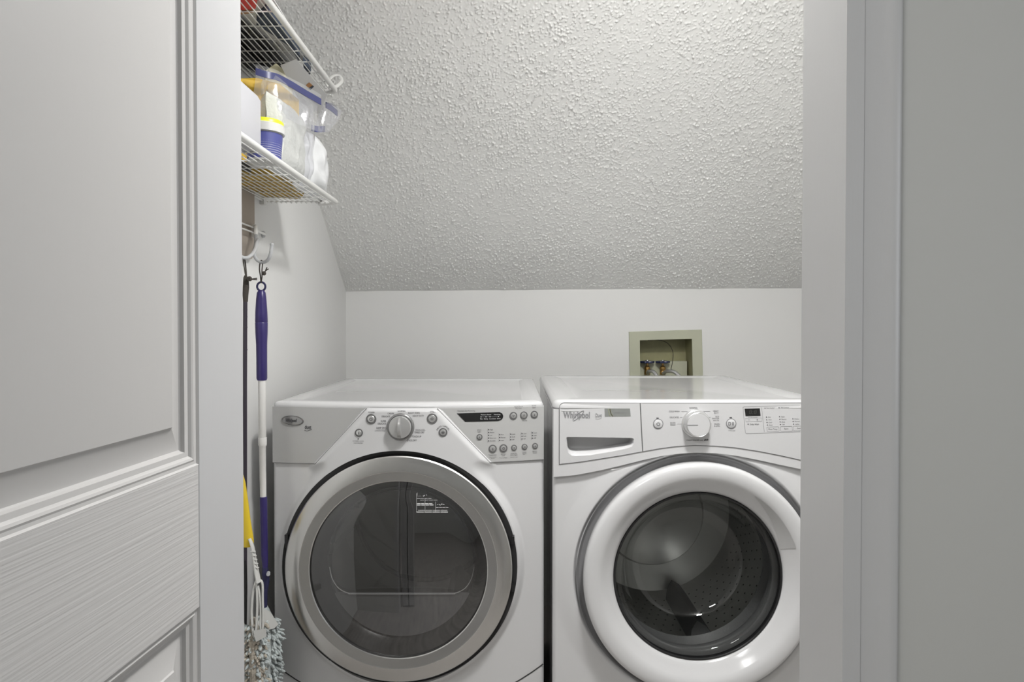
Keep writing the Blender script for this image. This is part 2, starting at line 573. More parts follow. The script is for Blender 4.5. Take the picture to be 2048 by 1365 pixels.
# sloped ceiling with splattered texture: real relief
def slope_ceiling():
    step = 0.0020
    ca, sa = math.cos(math.atan(SL)), math.sin(math.atan(SL))
    Ls = (DB - 1.70) / ca
    nx, ns = int((XR + W) / step), int(Ls / step)
    H = np.zeros((ns + 1, nx + 1), np.float32)
    low = np.zeros_like(H)
    for k in range(60):
        fx, fs = rng.normal(0, 9, 2)
        ph = rng.uniform(0, 6.28)
        X, S = np.meshgrid(np.arange(nx + 1) * step, np.arange(ns + 1) * step)
        low += np.sin(X * fx + S * fs + ph).astype(np.float32)
    low /= 5.5
    N = int((XR + W) * Ls / (0.0070 ** 2))
    R = 4
    gy, gx = np.mgrid[-R:R + 1, -R:R + 1] * step
    cx = rng.integers(R, nx - R, N)
    cs = rng.integers(R, ns - R, N)
    amp = rng.gamma(2.4, 0.00092, N)
    s1 = rng.uniform(0.0013, 0.0021, N)
    el = rng.uniform(1.0, 1.6, N)
    an = rng.uniform(0, math.pi, N)
    for i in range(N):
        l = low[cs[i], cx[i]]
        c, s = math.cos(an[i]), math.sin(an[i])
        u = (gx * c + gy * s) / (s1[i] * el[i])
        v = (-gx * s + gy * c) / s1[i]
        a = amp[i] * (1.0 + 0.15 * l)
        blk = H[cs[i] - R:cs[i] + R + 1, cx[i] - R:cx[i] + R + 1]
        np.maximum(blk, a * np.exp(-(u * u + v * v)) + blk * 0.35, out=blk)
    H = np.minimum(H, 0.0062)
    H += 0.0005 * low
    xs = -W + np.arange(nx + 1) / nx * (XR + W)
    ss = np.arange(ns + 1) / ns * Ls
    # the part above the photo's frame carries on, coarser
    more = np.arange(Ls + 0.01, (DB - 1.15) / ca, 0.01)
    ss = np.concatenate([ss, more])
    H = np.concatenate([H, np.tile(H[-1:] * 0.5, (len(more), 1))])
    ns = len(ss) - 1
    X, S = np.meshgrid(xs, ss)
    Zc = Z_L + (Z_R - Z_L) * (X + W) / (1.08 + W)
    Y = DB - S * ca - H * sa
    Z = Zc + S * sa - H * ca
    co = np.stack([X, Y, Z], -1).reshape(-1, 3)
    nv = co.shape[0]
    i0 = (np.arange(ns)[:, None] * (nx + 1) + np.arange(nx)[None, :]).ravel()
    quads = np.stack([i0, i0 + 1, i0 + nx + 2, i0 + nx + 1], -1)
    me = bpy.data.meshes.new('ceiling_slope')
    me.vertices.add(nv)
    me.vertices.foreach_set('co', co.ravel())
    me.loops.add(quads.size)
    me.loops.foreach_set('vertex_index', quads.ravel().astype(np.int32))
    me.polygons.add(len(quads))
    me.polygons.foreach_set('loop_start', np.arange(len(quads), dtype=np.int32) * 4)
    me.polygons.foreach_set('use_smooth', np.ones(len(quads), bool))
    me.update()
    me.validate()
    structure(new_obj('ceiling_slope', me, M_slope))
    # solid backing above it, up to the flat ceiling
    a = MB()
    t = 0.06
    y0, y1 = DB + 0.1, D_TOP - 0.02
    prof = [(y0, Z_L + (DB - y0) * SL + 0.012), (y1, Z_L + (DB - y1) * SL + 0.012), (y1, Z_L + (DB - y1) * SL + t), (y0, Z_L + (DB - y0) * SL + t)]
    a.loops([[(-W - 0.1, y, z) for y, z in prof], [(XR + 0.1, y, z) for y, z in prof]])
    structure(a.build('ceiling_backing', M_ceil, smooth=False, base=False))


slope_ceiling()

# door frame: jambs, head, casings
simple_box('trim_1', M_trim, JX, JX + 0.02, DN + 0.002, DF + 0.002, 0, HEAD)
simple_box('trim_2', M_trim, JL - 0.02, JL, DN + 0.002, DF + 0.002, 0, HEAD)
simple_box('trim_3', M_trim, JL - 0.02, JX + 0.02, DN + 0.002, DF + 0.002, HEAD, HEAD + 0.02)


def casing(name, x0, sgn, z1):
    # colonial profile: (distance from the jamb edge, thickness in front of the wall)
    pr = [(0.0, 0.0), (0.0, 0.013), (0.002, 0.0145), (0.0045, 0.0145), (0.006, 0.013), (0.0085, 0.0128), (0.0105, 0.0105),
          (0.013, 0.0105), (0.019, 0.0118), (0.027, 0.0135), (0.036, 0.0155), (0.042, 0.0172), (0.0455, 0.0195), (0.050, 0.0205),
          (0.0555, 0.0205), (0.0582, 0.019), (0.0592, 0.0165), (0.0592, 0.0)]
    a = MB()
    a.loops([[(x0 + sgn * d, DW - t * 0.8, z) for d, t in pr] for z in (0.0, z1)])
    return structure(a.build(name, M_trim, smooth=True, angle=50, base=False))


casing('trim_4', JX + 0.003, 1, HEAD + 0.06)
casing('trim_5', JL - 0.003, -1, HEAD + 0.06)
a = MB()
a.box(JL, JX, DW - 0.015, DW, HEAD + 0.002, HEAD + 0.06)
structure(a.build('trim_6', M_trim, smooth=False, base=False))


# ------------------------------------------------------------------ bifold door, folded open at the left
def bifold():
    far = P(486, 700, 0.80)
    far.z = 0.0
    d = Vector((93.0 / F_PX, 1.0, 0)).normalized()        # direction near -> far
    nrm = Vector((d.y, -d.x, 0))                          # faces right, towards the opening
    root = thing('door_1', (far.x, far.y, 0), kind='structure')
    WL, TH, HT = 0.500, 0.034, 2.03
    panels = [(0.16, P(398, 1216, 0.697).z), (P(398, 931, 0.697).z, 1.74), (1.84, 1.94)]

    def leaf(origin, face, name, facing):
        L = MB().box(0, 0.001, 0, 0.001, 0, 0.001)
        pt = lambda s, z, dep=0.0: origin - d * s + Vector((0, 0, z)) + face * (-dep)
        # core slab behind the moulded skin
        core = MB()
        t0, t1 = 0.012, TH
        q = [pt(0.0005, 0.012, t0), pt(WL - 0.0005, 0.012, t0), pt(WL - 0.0005, 0.012, t1), pt(0.0005, 0.012, t1)]
        q2 = [p + Vector((0, 0, HT - 0.004)) for p in q]
        core.loops([q, q2])
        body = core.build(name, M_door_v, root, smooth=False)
        st = 0.100

        def slab(nm, s0, s1, z0, z1, m):
            b = MB()
            e = 0.0012
            rings = []
            for ins, dp in ((0, 0.0125), (0, e), (e, 0)):
                rings.append([pt(s0 + ins, z0 + ins * 0, dp), pt(s1 - ins, z0, dp), pt(s1 - ins, z1, dp), pt(s0 + ins, z1, dp)])
            b.loops(rings)
            b.build(nm, m, body, smooth=False)
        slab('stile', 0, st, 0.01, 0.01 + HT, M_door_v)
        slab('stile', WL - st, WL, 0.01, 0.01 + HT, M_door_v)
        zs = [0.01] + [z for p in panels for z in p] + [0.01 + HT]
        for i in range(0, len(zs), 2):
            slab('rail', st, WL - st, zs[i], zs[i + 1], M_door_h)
        prof = [(0, 0.0), (0.0015, 0.0022), (0.0042, 0.0028), (0.0062, 0.0020), (0.0084, 0.0030), (0.0105, 0.0056), (0.0130, 0.0062),
                (0.0150, 0.0066), (0.0165, 0.0100), (0.0180, 0.0112), (0.0205, 0.0112), (0.0440, 0.0030), (0.0452, 0.0014), (0.047, 0.0012)]
        for z0, z1 in panels:
            if z1 - z0 < 0.12:
                prof2 = [(a, b) for a, b in prof if a < 0.03] + [(0.031, 0.0012)]
            else:
                prof2 = prof
            b = MB()
            b.loops([[pt(st + i, z0 + i, dp), pt(WL - st - i, z0 + i, dp), pt(WL - st - i, z1 - i, dp), pt(st + i, z1 - i, dp)] for i, dp in prof2], False, True)
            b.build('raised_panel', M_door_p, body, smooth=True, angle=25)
    leaf(far, nrm, 'door_leaf', 1)
    leaf(far - nrm * (2 * TH + 0.006), -nrm, 'door_leaf', -1)
    hb = MB()
    for z in (0.3, 1.05, 1.8):
        hb.tube([far - d * (0.407) - nrm * (TH + 0.003) + Vector((0, 0, z - 0.04)), far - d * 0.407 - nrm * (TH + 0.003) + Vector((0, 0, z + 0.04))], 0.0035)
    hb.build('hinge', M_satin, root)


bifold()


# ------------------------------------------------------------------ shared appliance helpers
def rrect(x0, x1, y0, y1, r, n=8):
    """rounded rectangle, counter-clockwise seen from above"""
    pts = []
    for cx, cy, a0 in ((x1 - r, y0 + r, -90), (x1 - r, y1 - r, 0), (x0 + r, y1 - r, 90), (x0 + r, y0 + r, 180)):
        for i in range(n + 1):
            a = math.radians(a0 + 90 * i / n)
            pts.append((cx + r * math.cos(a), cy + r * math.sin(a)))
    # subdivide the front edge so that it can bow
    out = []
    for i, p in enumerate(pts):
        out.append(p)
        q = pts[(i + 1) % len(pts)]
        if abs(p[1] - q[1]) < 1e-9 and p[1] < (y0 + y1) / 2 and abs(p[0] - q[0]) > 0.1:
            for k in range(1, 24):
                out.append((p[0] + (q[0] - p[0]) * k / 24, p[1]))
    return out


def lid(parent, name, x0, x1, y0, y1, spec, r, bow, material):
    """stacked rounded outlines (inset, z); bow pushes the front edge out in the middle"""
    rings = []
    for ins, z in spec:
        pts = rrect(x0 + ins, x1 - ins, y0 + ins, y1 - ins, max(r - ins, 0.004))
        ring = []
        for x, y in pts:
            u = (x - (x0 + x1) / 2) / ((x1 - x0) / 2)
            w = max(0.0, 1 - (y - y0) / (y1 - y0))
            ring.append((x, y - bow * max(0, 1 - u * u) * w, z))
        rings.append(ring)
    b = MB()
    b.loops(rings)
    return b.build(name, material, parent, smooth=True, angle=40)


def front_field(parent, name, x0, x1, z0, z1, cx, cz, r0, Ffun, material, n_rad=44):
    """front skin: rectangle with a round hole, following y = Ffun(x, z)"""
    per = []
    nxp, nzp = 70, 80
    for i in range(nxp):
        per.append((x0 + (x1 - x0) * i / nxp, z0))
    for i in range(nzp):
        per.append((x1, z0 + (z1 - z0) * i / nzp))
    for i in range(nxp):
        per.append((x1 - (x1 - x0) * i / nxp, z1))
    for i in range(nzp):
        per.append((x0, z1 - (z1 - z0) * i / nzp))
    rings = []
    ts = [0, 0.0, 0.004] + [((k + 1) / n_rad) for k in range(n_rad)]
    for k, t in enumerate(ts):
        ring = []
        for x, z in per:
            a = math.atan2(z - cz, x - cx)
            hx, hz = cx + r0 * math.cos(a), cz + r0 * math.sin(a)
            X, Z = hx + (x - hx) * t, hz + (z - hz) * t
            d = min(X - x0, x1 - X, z1 - Z)
            rr = 0.010
            roll = rr - math.sqrt(max(0, rr * rr - (rr - d) ** 2)) if d < rr else 0
            y = Ffun(X, Z) + roll
            if k == 0:
                y += 0.03
            ring.append((X, y, Z))
        rings.append(ring)
    b = MB()
    b.loops(rings, False, False)
    # rim going back
    return b.build(name, material, parent, smooth=True, angle=40)


def plate(parent, name, poly, Ffun, off, thick, material, step=0.02, holes=None):
    """flat outline (x, z) wrapped on the surface y = Ffun(x, z), standing off by off"""
    bm = bmesh.new()
    vs = [bm.verts.new((x, 0, z)) for x, z in poly]
    bm.faces.new(vs)
    xs = [p[0] for p in poly]
    zs = [p[1] for p in poly]
    x = min(xs) + step
    while x < max(xs):
        bmesh.ops.bisect_plane(bm, geom=bm.verts[:] + bm.edges[:] + bm.faces[:], plane_co=(x, 0, 0), plane_no=(1, 0, 0))
        x += step
    z = min(zs) + step
    while z < max(zs):
        bmesh.ops.bisect_plane(bm, geom=bm.verts[:] + bm.edges[:] + bm.faces[:], plane_co=(0, 0, z), plane_no=(0, 0, 1))
        z += step
    bmesh.ops.triangulate(bm, faces=bm.faces[:])
    for v in bm.verts:
        v.co.y = Ffun(v.co.x, v.co.z) - off
    ret = bmesh.ops.extrude_face_region(bm, geom=bm.faces[:])
    for g in ret['geom']:
        if isinstance(g, bmesh.types.BMVert):
            g.co.y += thick
    bmesh.ops.recalc_face_normals(bm, faces=bm.faces[:])
    o = OFF[parent.name]
    for v in bm.verts:
        v.co -= o
    me = bpy.data.meshes.new(name)
    bm.to_mesh(me)
    bm.free()
    me.polygons.foreach_set('use_smooth', [True] * len(me.polygons))
    me.set_sharp_from_angle(angle=math.radians(30))
    return new_obj(name, me, material, parent)


def on_surface(px, py, Ffun, D=1.68):
    for _ in range(8):
        p = P(px, py, D)
        D = Ffun(p.x, p.z)
    return P(px, py, D)


def frame_at(p, Ffun):
    e = 0.004
    tx = Vector((2 * e, Ffun(p.x + e, p.z) - Ffun(p.x - e, p.z), 0)).normalized()
    tz = Vector((0, Ffun(p.x, p.z + e) - Ffun(p.x, p.z - e), 2 * e)).normalized()
    n = tx.cross(tz).normalized()
    if n.y > 0:
        n = -n
    return tx, tz, n


def surf_text(parent, s, px, py, hpx, wpx, Ffun, lift=0.0006, **kw):
    p = on_surface(px, py, Ffun)
    tx, tz, n = frame_at(p, Ffun)
    k = p.y / F_PX
    ang = kw.pop('angle', 0.0)
    if ang:
        c, s_ = math.cos(ang), math.sin(ang)
        tx, tz = tx * c + tz * s_, tz * c - tx * s_
    text(parent, s, p + n * lift, tx, tz, hpx * k, wpx * k if wpx else None, **kw)


def surf_line(parent, pts_px, wpx, Ffun, material, name='printed_line', lift=0.0003, closed=False):
    k = 1.68 / F_PX
    pts = []
    for px, py in pts_px:
        p = on_surface(px, py, Ffun)
        pts.append(p - Vector((0, lift, 0)))
    b = MB()
    b.tube(pts, wpx * k / 2, 5, closed)
    return b.build(name, material, parent)


def ring_solid(p, n, profile, seg=32):
    """turns (r, height along n) about the axis n through p"""
    n = n.normalized()
    a = Vector((0, 0, 1)) if abs(n.z) < 0.9 else Vector((1, 0, 0))
    u = n.cross(a).normalized()
    w = n.cross(u)
    rings = []
    for r, h in profile:
        r = max(r, 1e-5)
        rings.append([p + n * h + (u * math.cos(2 * math.pi * i / seg) + w * math.sin(2 * math.pi * i / seg)) * r for i in range(seg)])
    return rings


def push_button(parent, px, py, rpx, Ffun, symbol='dot', ringmat=None):
    p = on_surface(px, py, Ffun)
    tx, tz, n = frame_at(p, Ffun)
    r = rpx * p.y / F_PX
    b = MB()
    b.loops(ring_solid(p, n, [(r, -0.001), (r, 0.0012), (r * 0.93, 0.002), (r * 0.74, 0.0016), (r * 0.70, -0.001)]), False, False)
    bt = b.build('button', ringmat or M_seam, parent)
    c = MB()
    c.loops(ring_solid(p, n, [(r * 0.70, -0.001), (r * 0.70, 0.0022), (r * 0.62, 0.0032), (r * 0.3, 0.0037), (0, 0.0038)]), False, False)
    c.build('button_cap', M_satin, bt)
    q = p + n * 0.0040
    s = MB()
    e = r * 0.26
    w = r * 0.055
    if symbol == 'power':
        s.tube([q + tx * e * math.cos(a) + tz * e * math.sin(a) for a in [math.radians(125 + 290 * i / 16) for i in range(17)]], w, 5)
        s.tube([q + tz * e * 0.3, q + tz * e * 1.25], w, 5)
    elif symbol == 'diamond':
        s.tube([q + tx * e, q + tz * e, q - tx * e, q - tz * e], w, 5, True)
    elif symbol == 'cross':
        s.tube([q + tx * e + tz * e * 0.7, q - tx * e - tz * e * 0.7], w, 5)
        s.tube([q - tx * e + tz * e * 0.7, q + tx * e - tz * e * 0.7], w, 5)
        s.tube([q + tx * 1.4 * e, q + tz * 1.2 * e, q - tx * 1.4 * e, q - tz * 1.2 * e], w, 5, True)
    elif symbol == 'play':
        s.tube([q - tx * e * 1.6 + tz * e, q - tx * e * 0.2, q - tx * e * 1.6 - tz * e], w, 5, True)
        s.tube([q + tx * e * 0.5 + tz * e, q + tx * e * 0.5 - tz * e], w, 5)
        s.tube([q + tx * e * 1.1 + tz * e, q + tx * e * 1.1 - tz * e], w, 5)
    elif symbol == 'down':
        s.tube([q - tz * e, q + tx * e + tz * e * 0.6, q - tx * e + tz * e * 0.6], w, 5, True)
    elif symbol == 'up':
        s.tube([q + tz * e, q + tx * e - tz * e * 0.6, q - tx * e - tz * e * 0.6], w, 5, True)
    elif symbol == 'sound':
        s.tube([q - tx * e, q + tx * e * 0.1 + tz * e * 0.8, q + tx * e * 0.1 - tz * e * 0.8], w, 5, True)
        s.tube([q + tx * e * 0.6 + tz * e * 0.6, q + tx * e * 0.9, q + tx * e * 0.6 - tz * e * 0.6], w, 5)
    elif symbol == 'bar':
        s.tube([q + tz * e, q - tz * e * 0.4], w * 1.2, 5)
        s.tube([q - tz * e * 0.9 + tx * e * 0.3 * math.cos(a) + tz * e * 0.3 * math.sin(a) for a in [k * math.pi / 4 for k in range(8)]], w, 5, True)
    else:
        s.tube([q + tx * e * math.cos(a) + tz * e * math.sin(a) for a in [2 * math.pi * i / 14 for i in range(14)]], w, 5, True)
    s.build('symbol', M_ink, bt)
    return bt


def led(parent, px, py, Ffun, rpx=1.2, material=None):
    p = on_surface(px, py, Ffun)
    tx, tz, n = frame_at(p, Ffun)
    r = rpx * p.y / F_PX
    MB().loops(ring_solid(p, n, [(r, -0.0002), (r, 0.0004), (0, 0.0006)], 8), False, False).build('indicator', material or M_ink, parent)


# ------------------------------------------------------------------ dryer
DX0, DX1 = -0.606, 0.0812
DCX = (DX0 + DX1) / 2
DYF, DYB = 1.724, 2.464
DZT = P(600, 806, DYF).z + 0.004
D_CZ = P(797, 1142, 1.655).z
D_CX = P(796, 1142, 1.655).x
D_BOW = 0.040
dryer = thing('clothes_dryer', (DCX, (DYF + DYB) / 2, 0), 'white front-loading dryer with brushed steel ring around its dark round door', 'dryer')

# outline of the raised centre: trapezoid at the top merging with the door surround
DT = [P(737, 806, 1.69), P(874, 806, 1.69), P(981, 928, 1.67), P(627, 931, 1.67)]


def d_sdf(x, z):
    """signed distance (negative inside) to the raised centre of the dryer front"""
    dc = math.hypot(x - D_CX, z - D_CZ) - 0.3085
    a, b = DT[0], DT[3]
    ex, ez = b.x - a.x, b.z - a.z
    L = math.hypot(ex, ez)
    dl = ((x - a.x) * ez - (z - a.z) * ex) / L
    a, b = DT[1], DT[2]
    ex, ez = b.x - a.x, b.z - a.z
    L = math.hypot(ex, ez)
    dr = -((x - a.x) * ez - (z - a.z) * ex) / L
    dtr = max(dl, dr, (DT[2].z + DT[3].z) / 2 - 0.004 - z)
    h = max(0.0, min(1.0, 0.5 + 0.5 * (dtr - dc) / 0.06))
    return dtr * (1 - h) + dc * h - 0.06 * h * (1 - h)


def F_base(x, z=0):
    u = (x - DCX) / ((DX1 - DX0) / 2)
    return DYF - D_BOW * max(0, 1 - u * u)


def F_dry(x, z):
    s = d_sdf(x, z)
    return F_base(x) - 0.016 * smoothstep(0.004, -0.016, s)


def F_fas(x, z):
    return F_base(x) - 0.0036


mb = MB()
mb.loops([[(x, y, z) for x, y in rrect(DX0 + 0.002, DX1 - 0.002, DYF + 0.012, DYB, 0.012)] for z in (0.02, DZT - 0.02)])
# hole for the drum is hidden behind the door; the cabinet shell is cut open at the front by the drum's own housing
cab = MB()
cab.box(DX0 + 0.002, DX0 + 0.012, DYF + 0.008, DYB, 0.02, DZT - 0.02)
cab.box(DX1 - 0.012, DX1 - 0.002, DYF + 0.008, DYB, 0.02, DZT - 0.02)
cab.box(DX0 + 0.012, DX1 - 0.012, DYB - 0.01, DYB, 0.02, DZT - 0.02)
cab.box(DX0 + 0.012, DX1 - 0.012, DYF + 0.012, DYB - 0.01, 0.02, 0.03)
cab.build('cabinet', M_white, dryer, smooth=False)
for sx in (DX0 + 0.05, DX1 - 0.05):
    for sy in (DYF + 0.05, DYB - 0.05):
        MB().lathe_z(sx, sy, [(0.001, 0), (0.02, 0), (0.02, 0.012), (0.008, 0.014), (0.008, 0.022)], 16).build('foot', M_black, dryer)
front_field(dryer, 'front_panel', DX0, DX1, 0.05, DZT - 0.012, D_CX, D_CZ, 0.2905, F_dry, M_white, 60)
lid(dryer, 'top_panel', DX0, DX1, DYF - 0.004, DYB,
    [(0.006, DZT - 0.020), (0.002, DZT - 0.014), (0.002, DZT - 0.008), (0.005, DZT - 0.003), (0.012, DZT), (0.040, DZT + 0.001), (0.050, DZT - 0.002), (0.056, DZT - 0.004)],
    0.012, D_BOW, M_white)

# side fascias with seams
lf = [P(538, 812, DYF), P(737, 812, 1.69), P(733, 817, 1.69), P(627, 931, 1.685), P(536, 925, DYF)]
zf = DZT - 0.013
left_poly = [(DX0 + 0.001, zf), (DT[0].x - 0.002, zf), (P(628, 930, 1.685).x, P(628, 930, 1.685).z), (DX0 + 0.001, P(536, 925, DYF).z)]
right_poly = [(DT[1].x + 0.002, zf), (DX1 - 0.001, zf), (DX1 - 0.001, P(1086, 919, DYF).z), (P(980, 927, 1.685).x, P(980, 927, 1.685).z)]
fl = plate(dryer, 'left_fascia', left_poly[::-1], F_fas, 0.0, 0.006, M_fascia)
fr = plate(dryer, 'control_fascia', right_poly[::-1], F_fas, 0.0, 0.006, M_fascia_r)


def seam(parent, pts, Ffun, r=0.0008, lift=0.0, name='seam', m=None):
    out = []
    for (a, b) in zip(pts[:-1], pts[1:]):
        n = max(2, int(math.hypot(b[0] - a[0], b[1] - a[1]) / 0.012))
        for i in range(n):
            x, z = a[0] + (b[0] - a[0]) * i / n, a[1] + (b[1] - a[1]) * i / n
            out.append((x, Ffun(x, z) - lift, z))
    x, z = pts[-1]
    out.append((x, Ffun(x, z) - lift, z))
    b = MB()
    b.tube(out, r, 6)
    return b.build(name, m or M_seam, parent)


F_seamd = lambda x, z: min(F_fas(x, z), F_dry(x, z))
seam(dryer, left_poly[1:4], F_seamd)
seam(dryer, [right_poly[0], right_poly[3], right_poly[2]], F_seamd)
# lower panel seam, dipping under the door
zs = P(1086, 1328, DYF).z
low = []
for i in range(25):
    x = DX0 + 0.002 + (DX1 - DX0 - 0.004) * i / 24
    u = (x - DCX) / 0.343
    low.append((x, zs - 0.10 * (1 - min(1, abs(u) ** 2.2))))
seam(dryer, low, F_dry, 0.0016, m=M_dark)

# door: dark gap, ring, glass, inner parts
DYD = F_base(D_CX) - 0.016                      # face of the surround
door_d = MB().lathe(D_CX, D_CZ, [(0.291, 0.034), (0.291, 0.012), (0.279, 0.014), (0.27, 0.02), (0.25, 0.03)], 128, DYD).build('door_gap', M_dark, dryer, label='black gap around the steel door ring')
ring_prof = [(0.270, 0.02), (0.2790, 0.012), (0.2800, 0.002), (0.2785, -0.0040), (0.2760, -0.006), (0.268, -0.0085), (0.2575, -0.0112), (0.2475, -0.0128),
             (0.2425, -0.0132), (0.2418, -0.0128), (0.2400, -0.0124), (0.2285, -0.0108), (0.2195, -0.0094), (0.2172, -0.0080), (0.2165, 0.000)]
dd = MB().lathe(D_CX, D_CZ, ring_prof, 160, DYD).build('door_ring', M_steel, dryer, label='brushed steel ring of the round dryer door', angle=20)
gp = []
RG = 0.2165
for i in range(22):
    t = i / 21
    r = RG * (1 - t)
    gp.append((r, -0.003 - 0.016 * (1 - (r / RG) ** 2) - 0.004 * smoothstep(0, 0.25, t)))
MB().lathe(D_CX, D_CZ, gp, 128, DYD).build('door_glass', M_glass_d, dryer, label='dark tinted round door glass', angle=60)
MB().lathe(D_CX, D_CZ, [(0.2165, -0.002), (0.213, 0.006), (0.208, 0.026), (0.196, 0.046), (0.190, 0.052), (0.186, 0.052)], 96, DYD).build('inner_rim', M_black, dryer)
# inner door plate below the chord, and thin rim of the window
zch = D_CZ - 0.080
ang = math.asin(-0.080 / 0.188)
pts = [(D_CX + 0.188 * math.cos(a), D_CZ + 0.188 * math.sin(a)) for a in [math.pi - ang + (ang * 2 + math.pi) * i / 40 for i in range(41)]]
b = MB()
b.loops([[(x, DYD + 0.046, z) for x, z in pts], [(x, DYD + 0.056, z) for x, z in pts]])
b.build('inner_plate', M_inner, dryer)
chord = []
R2 = 0.182
for i in range(13):
    a = math.pi + (0.10 + 0.36 * i / 12)
    chord.append((D_CX + R2 * 0.985 * math.cos(a), D_CZ + R2 * 0.985 * math.sin(a)))
cl = [(D_CX - 0.182, D_CZ - 0.012)] + [(D_CX - 0.176, D_CZ - 0.040), (D_CX - 0.160, D_CZ - 0.065), (D_CX - 0.135, D_CZ - 0.078), (D_CX - 0.11, D_CZ - 0.080)]
cr = [(2 * D_CX - x, z) for x, z in cl][::-1]
line = spline([(x, DYD + 0.044, z) for x, z in cl] + [(x, DYD + 0.044, z) for x, z in cr], 6)
MB().tube(line, 0.0011, 6).build('window_trim', M_inkw, dryer)
MB().lathe(D_CX, D_CZ, [(0.188, 0.052), (0.20, 0.10), (0.255, 0.12), (0.265, 0.14), (0.265, 0.50), (0.22, 0.53), (0.0, 0.53)], 64, DYD).build('drum', M_drumd, dryer)
MB().lathe(D_CX, D_CZ, [(0.18, 0.058), (0.10, 0.075), (0.0, 0.08)], 64, DYD).build('inner_window', M_glass_d, dryer)
MB().tube([(D_CX + 0.224 * math.cos(a), DYD + 0.522, D_CZ + 0.224 * math.sin(a)) for a in [2 * math.pi * i / 64 for i in range(64)]], 0.008, 8, True).build('drum_seal', M_black, dryer)
for k in range(3):
    a = math.radians(-60 + 120 * k)
    b = MB()
    c, s = math.cos(a), math.sin(a)
    b.loops([[(D_CX + c * r - s * w, DYD + y, D_CZ + s * r + c * w) for r, w in ((0.264, -0.03), (0.20, -0.012), (0.20, 0.012), (0.264, 0.03))] for y in (0.15, 0.5)])
    b.build('drum_baffle', M_drumd, dryer)
# printed care chart inside the glass: white rules in small blocks
Fg = lambda x, z: DYD - 0.0074 - 0.016 * max(0, 1 - ((x - D_CX) ** 2 + (z - D_CZ) ** 2) / RG ** 2)
b = MB()


def rule(x0, y0, x1, y1, w=0.7):
    a_, b_ = on_surface(x0, y0, Fg), on_surface(x1, y1, Fg)
    b.tube([a_, b_], w * 1.66 / F_PX / 2, 4)


for y, x0, x1, w in ((1008.2, 834, 866, 1.3), (1011, 834, 868, 1.6), (1021.5, 836, 896, 0.9), (1025, 833, 897, 1.8), (997.5, 834, 864, 0.6), (993, 835, 843, 0.5),
                     (1010, 874, 890, 0.6), (1015.5, 872, 898, 0.6), (1001, 840, 876, 0.5)):
    xs = [x0 + (x1 - x0) * i / 4 for i in range(5)]
    for i in range(4):
        rule(xs[i], y, xs[i + 1] - 1.2, y, w)
for x, y0, y1 in ((833, 987, 1026), (850, 998, 1026), (871, 1004, 1026), (834.5, 986, 992)):
    rule(x, y0, x, y1, 0.5)
for x, y in ((848, 991), (852, 990), (883, 1008), (887, 1009), (846, 992), (879, 1010)):
    rule(x, y, x + 1.6, y + 1.4, 0.9)
b.build('printed_chart', M_inkw, dryer, label='small white printed chart inside the dark glass')
# catches in the gap at the right
for py in (1082, 1178):
    p = P(1026.5, py, DYD + 0.002)
    MB().box(p.x - 0.004, p.x + 0.003, DYD + 0.004, DYD + 0.02, p.z - 0.009, p.z + 0.009).build('door_catch', M_black, dryer, smooth=False)
p = P(571, 1085, DYD)
MB().box(p.x - 0.004, p.x + 0.004, DYD + 0.005, DYD + 0.02, p.z - 0.016, p.z + 0.016).build('door_latch', M_black, dryer, smooth=False)

# dial
kp = on_surface(801.5, 854, F_dry)
tx, tz, n = frame_at(kp, F_dry)
MB().loops(ring_solid(kp, n, [(0.0335, -0.001), (0.0335, 0.004), (0.0320, 0.006), (0.0292, 0.007), (0.0285, 0.005), (0.0, 0.005)], 56), False, False).build('dial_ring', mat('dial_ring_grey', (0.24, 0.24, 0.24), 0.3, metal=0.4), dryer)
kb = MB().loops(ring_solid(kp, n, [(0.0278, 0.004), (0.0272, 0.014), (0.0258, 0.0165), (0.012, 0.018), (0, 0.0182)], 56), False, False).build('dial', M_satin, dryer, label='silver program dial with a raised grip')
b = MB()
g = []
for k in range(15):
    t = -1 + 2 * k / 14
    h = 0.018 + 0.012 * (1 - abs(t) ** 3)
    w = 0.0058 * (0.45 + 0.55 * (1 - t) / 2)
    z = t * 0.0235
    g.append([kp + tx * (-w) + tz * z + n * 0.016, kp + tx * (-w * 0.75) + tz * z + n * h, kp + tx * (w * 0.75) + tz * z + n * h, kp + tx * w + tz * z + n * 0.016])
b.loops(g)
b.build('grip', M_satin, kb)

# badge and lettering
bp_ = on_surface(585.5, 841.5, F_fas)
tx, tz, n = frame_at(bp_, F_fas)
k = bp_.y / F_PX
b = MB()
for_r = []
for sc, h in ((1.0, 0.0), (1.0, 0.0015), (0.93, 0.0025), (0.86, 0.0012), (0.5, 0.0022), (0.001, 0.0026)):
    for_r.append([bp_ + tx * (24 * k * sc * math.cos(a)) + tz * (10 * k * sc * math.sin(a) - 3 * k * sc * math.cos(a) * 0.4) + n * h for a in [2 * math.pi * i / 48 for i in range(48)]])
b.loops(for_r, False, False)
badge = b.build('badge', mat('badge_grey', (0.34, 0.34, 0.34), 0.22, metal=0.9), dryer, label='oval chrome badge')
text(badge, 'Whirlpool', bp_ + n * 0.0034 + tx * (-3 * k), tx, tz, 7 * k, 24 * k, M_ink, bold=0.02, shear=0.25)
surf_text(dryer, 'duet', 616, 855, 8, 14, F_fas, material=M_ink, bold=0.015)
surf_line(dryer, [(609, 861), (614, 862.5), (619, 861), (624, 859.5)], 0.9, F_fas, M_ink)

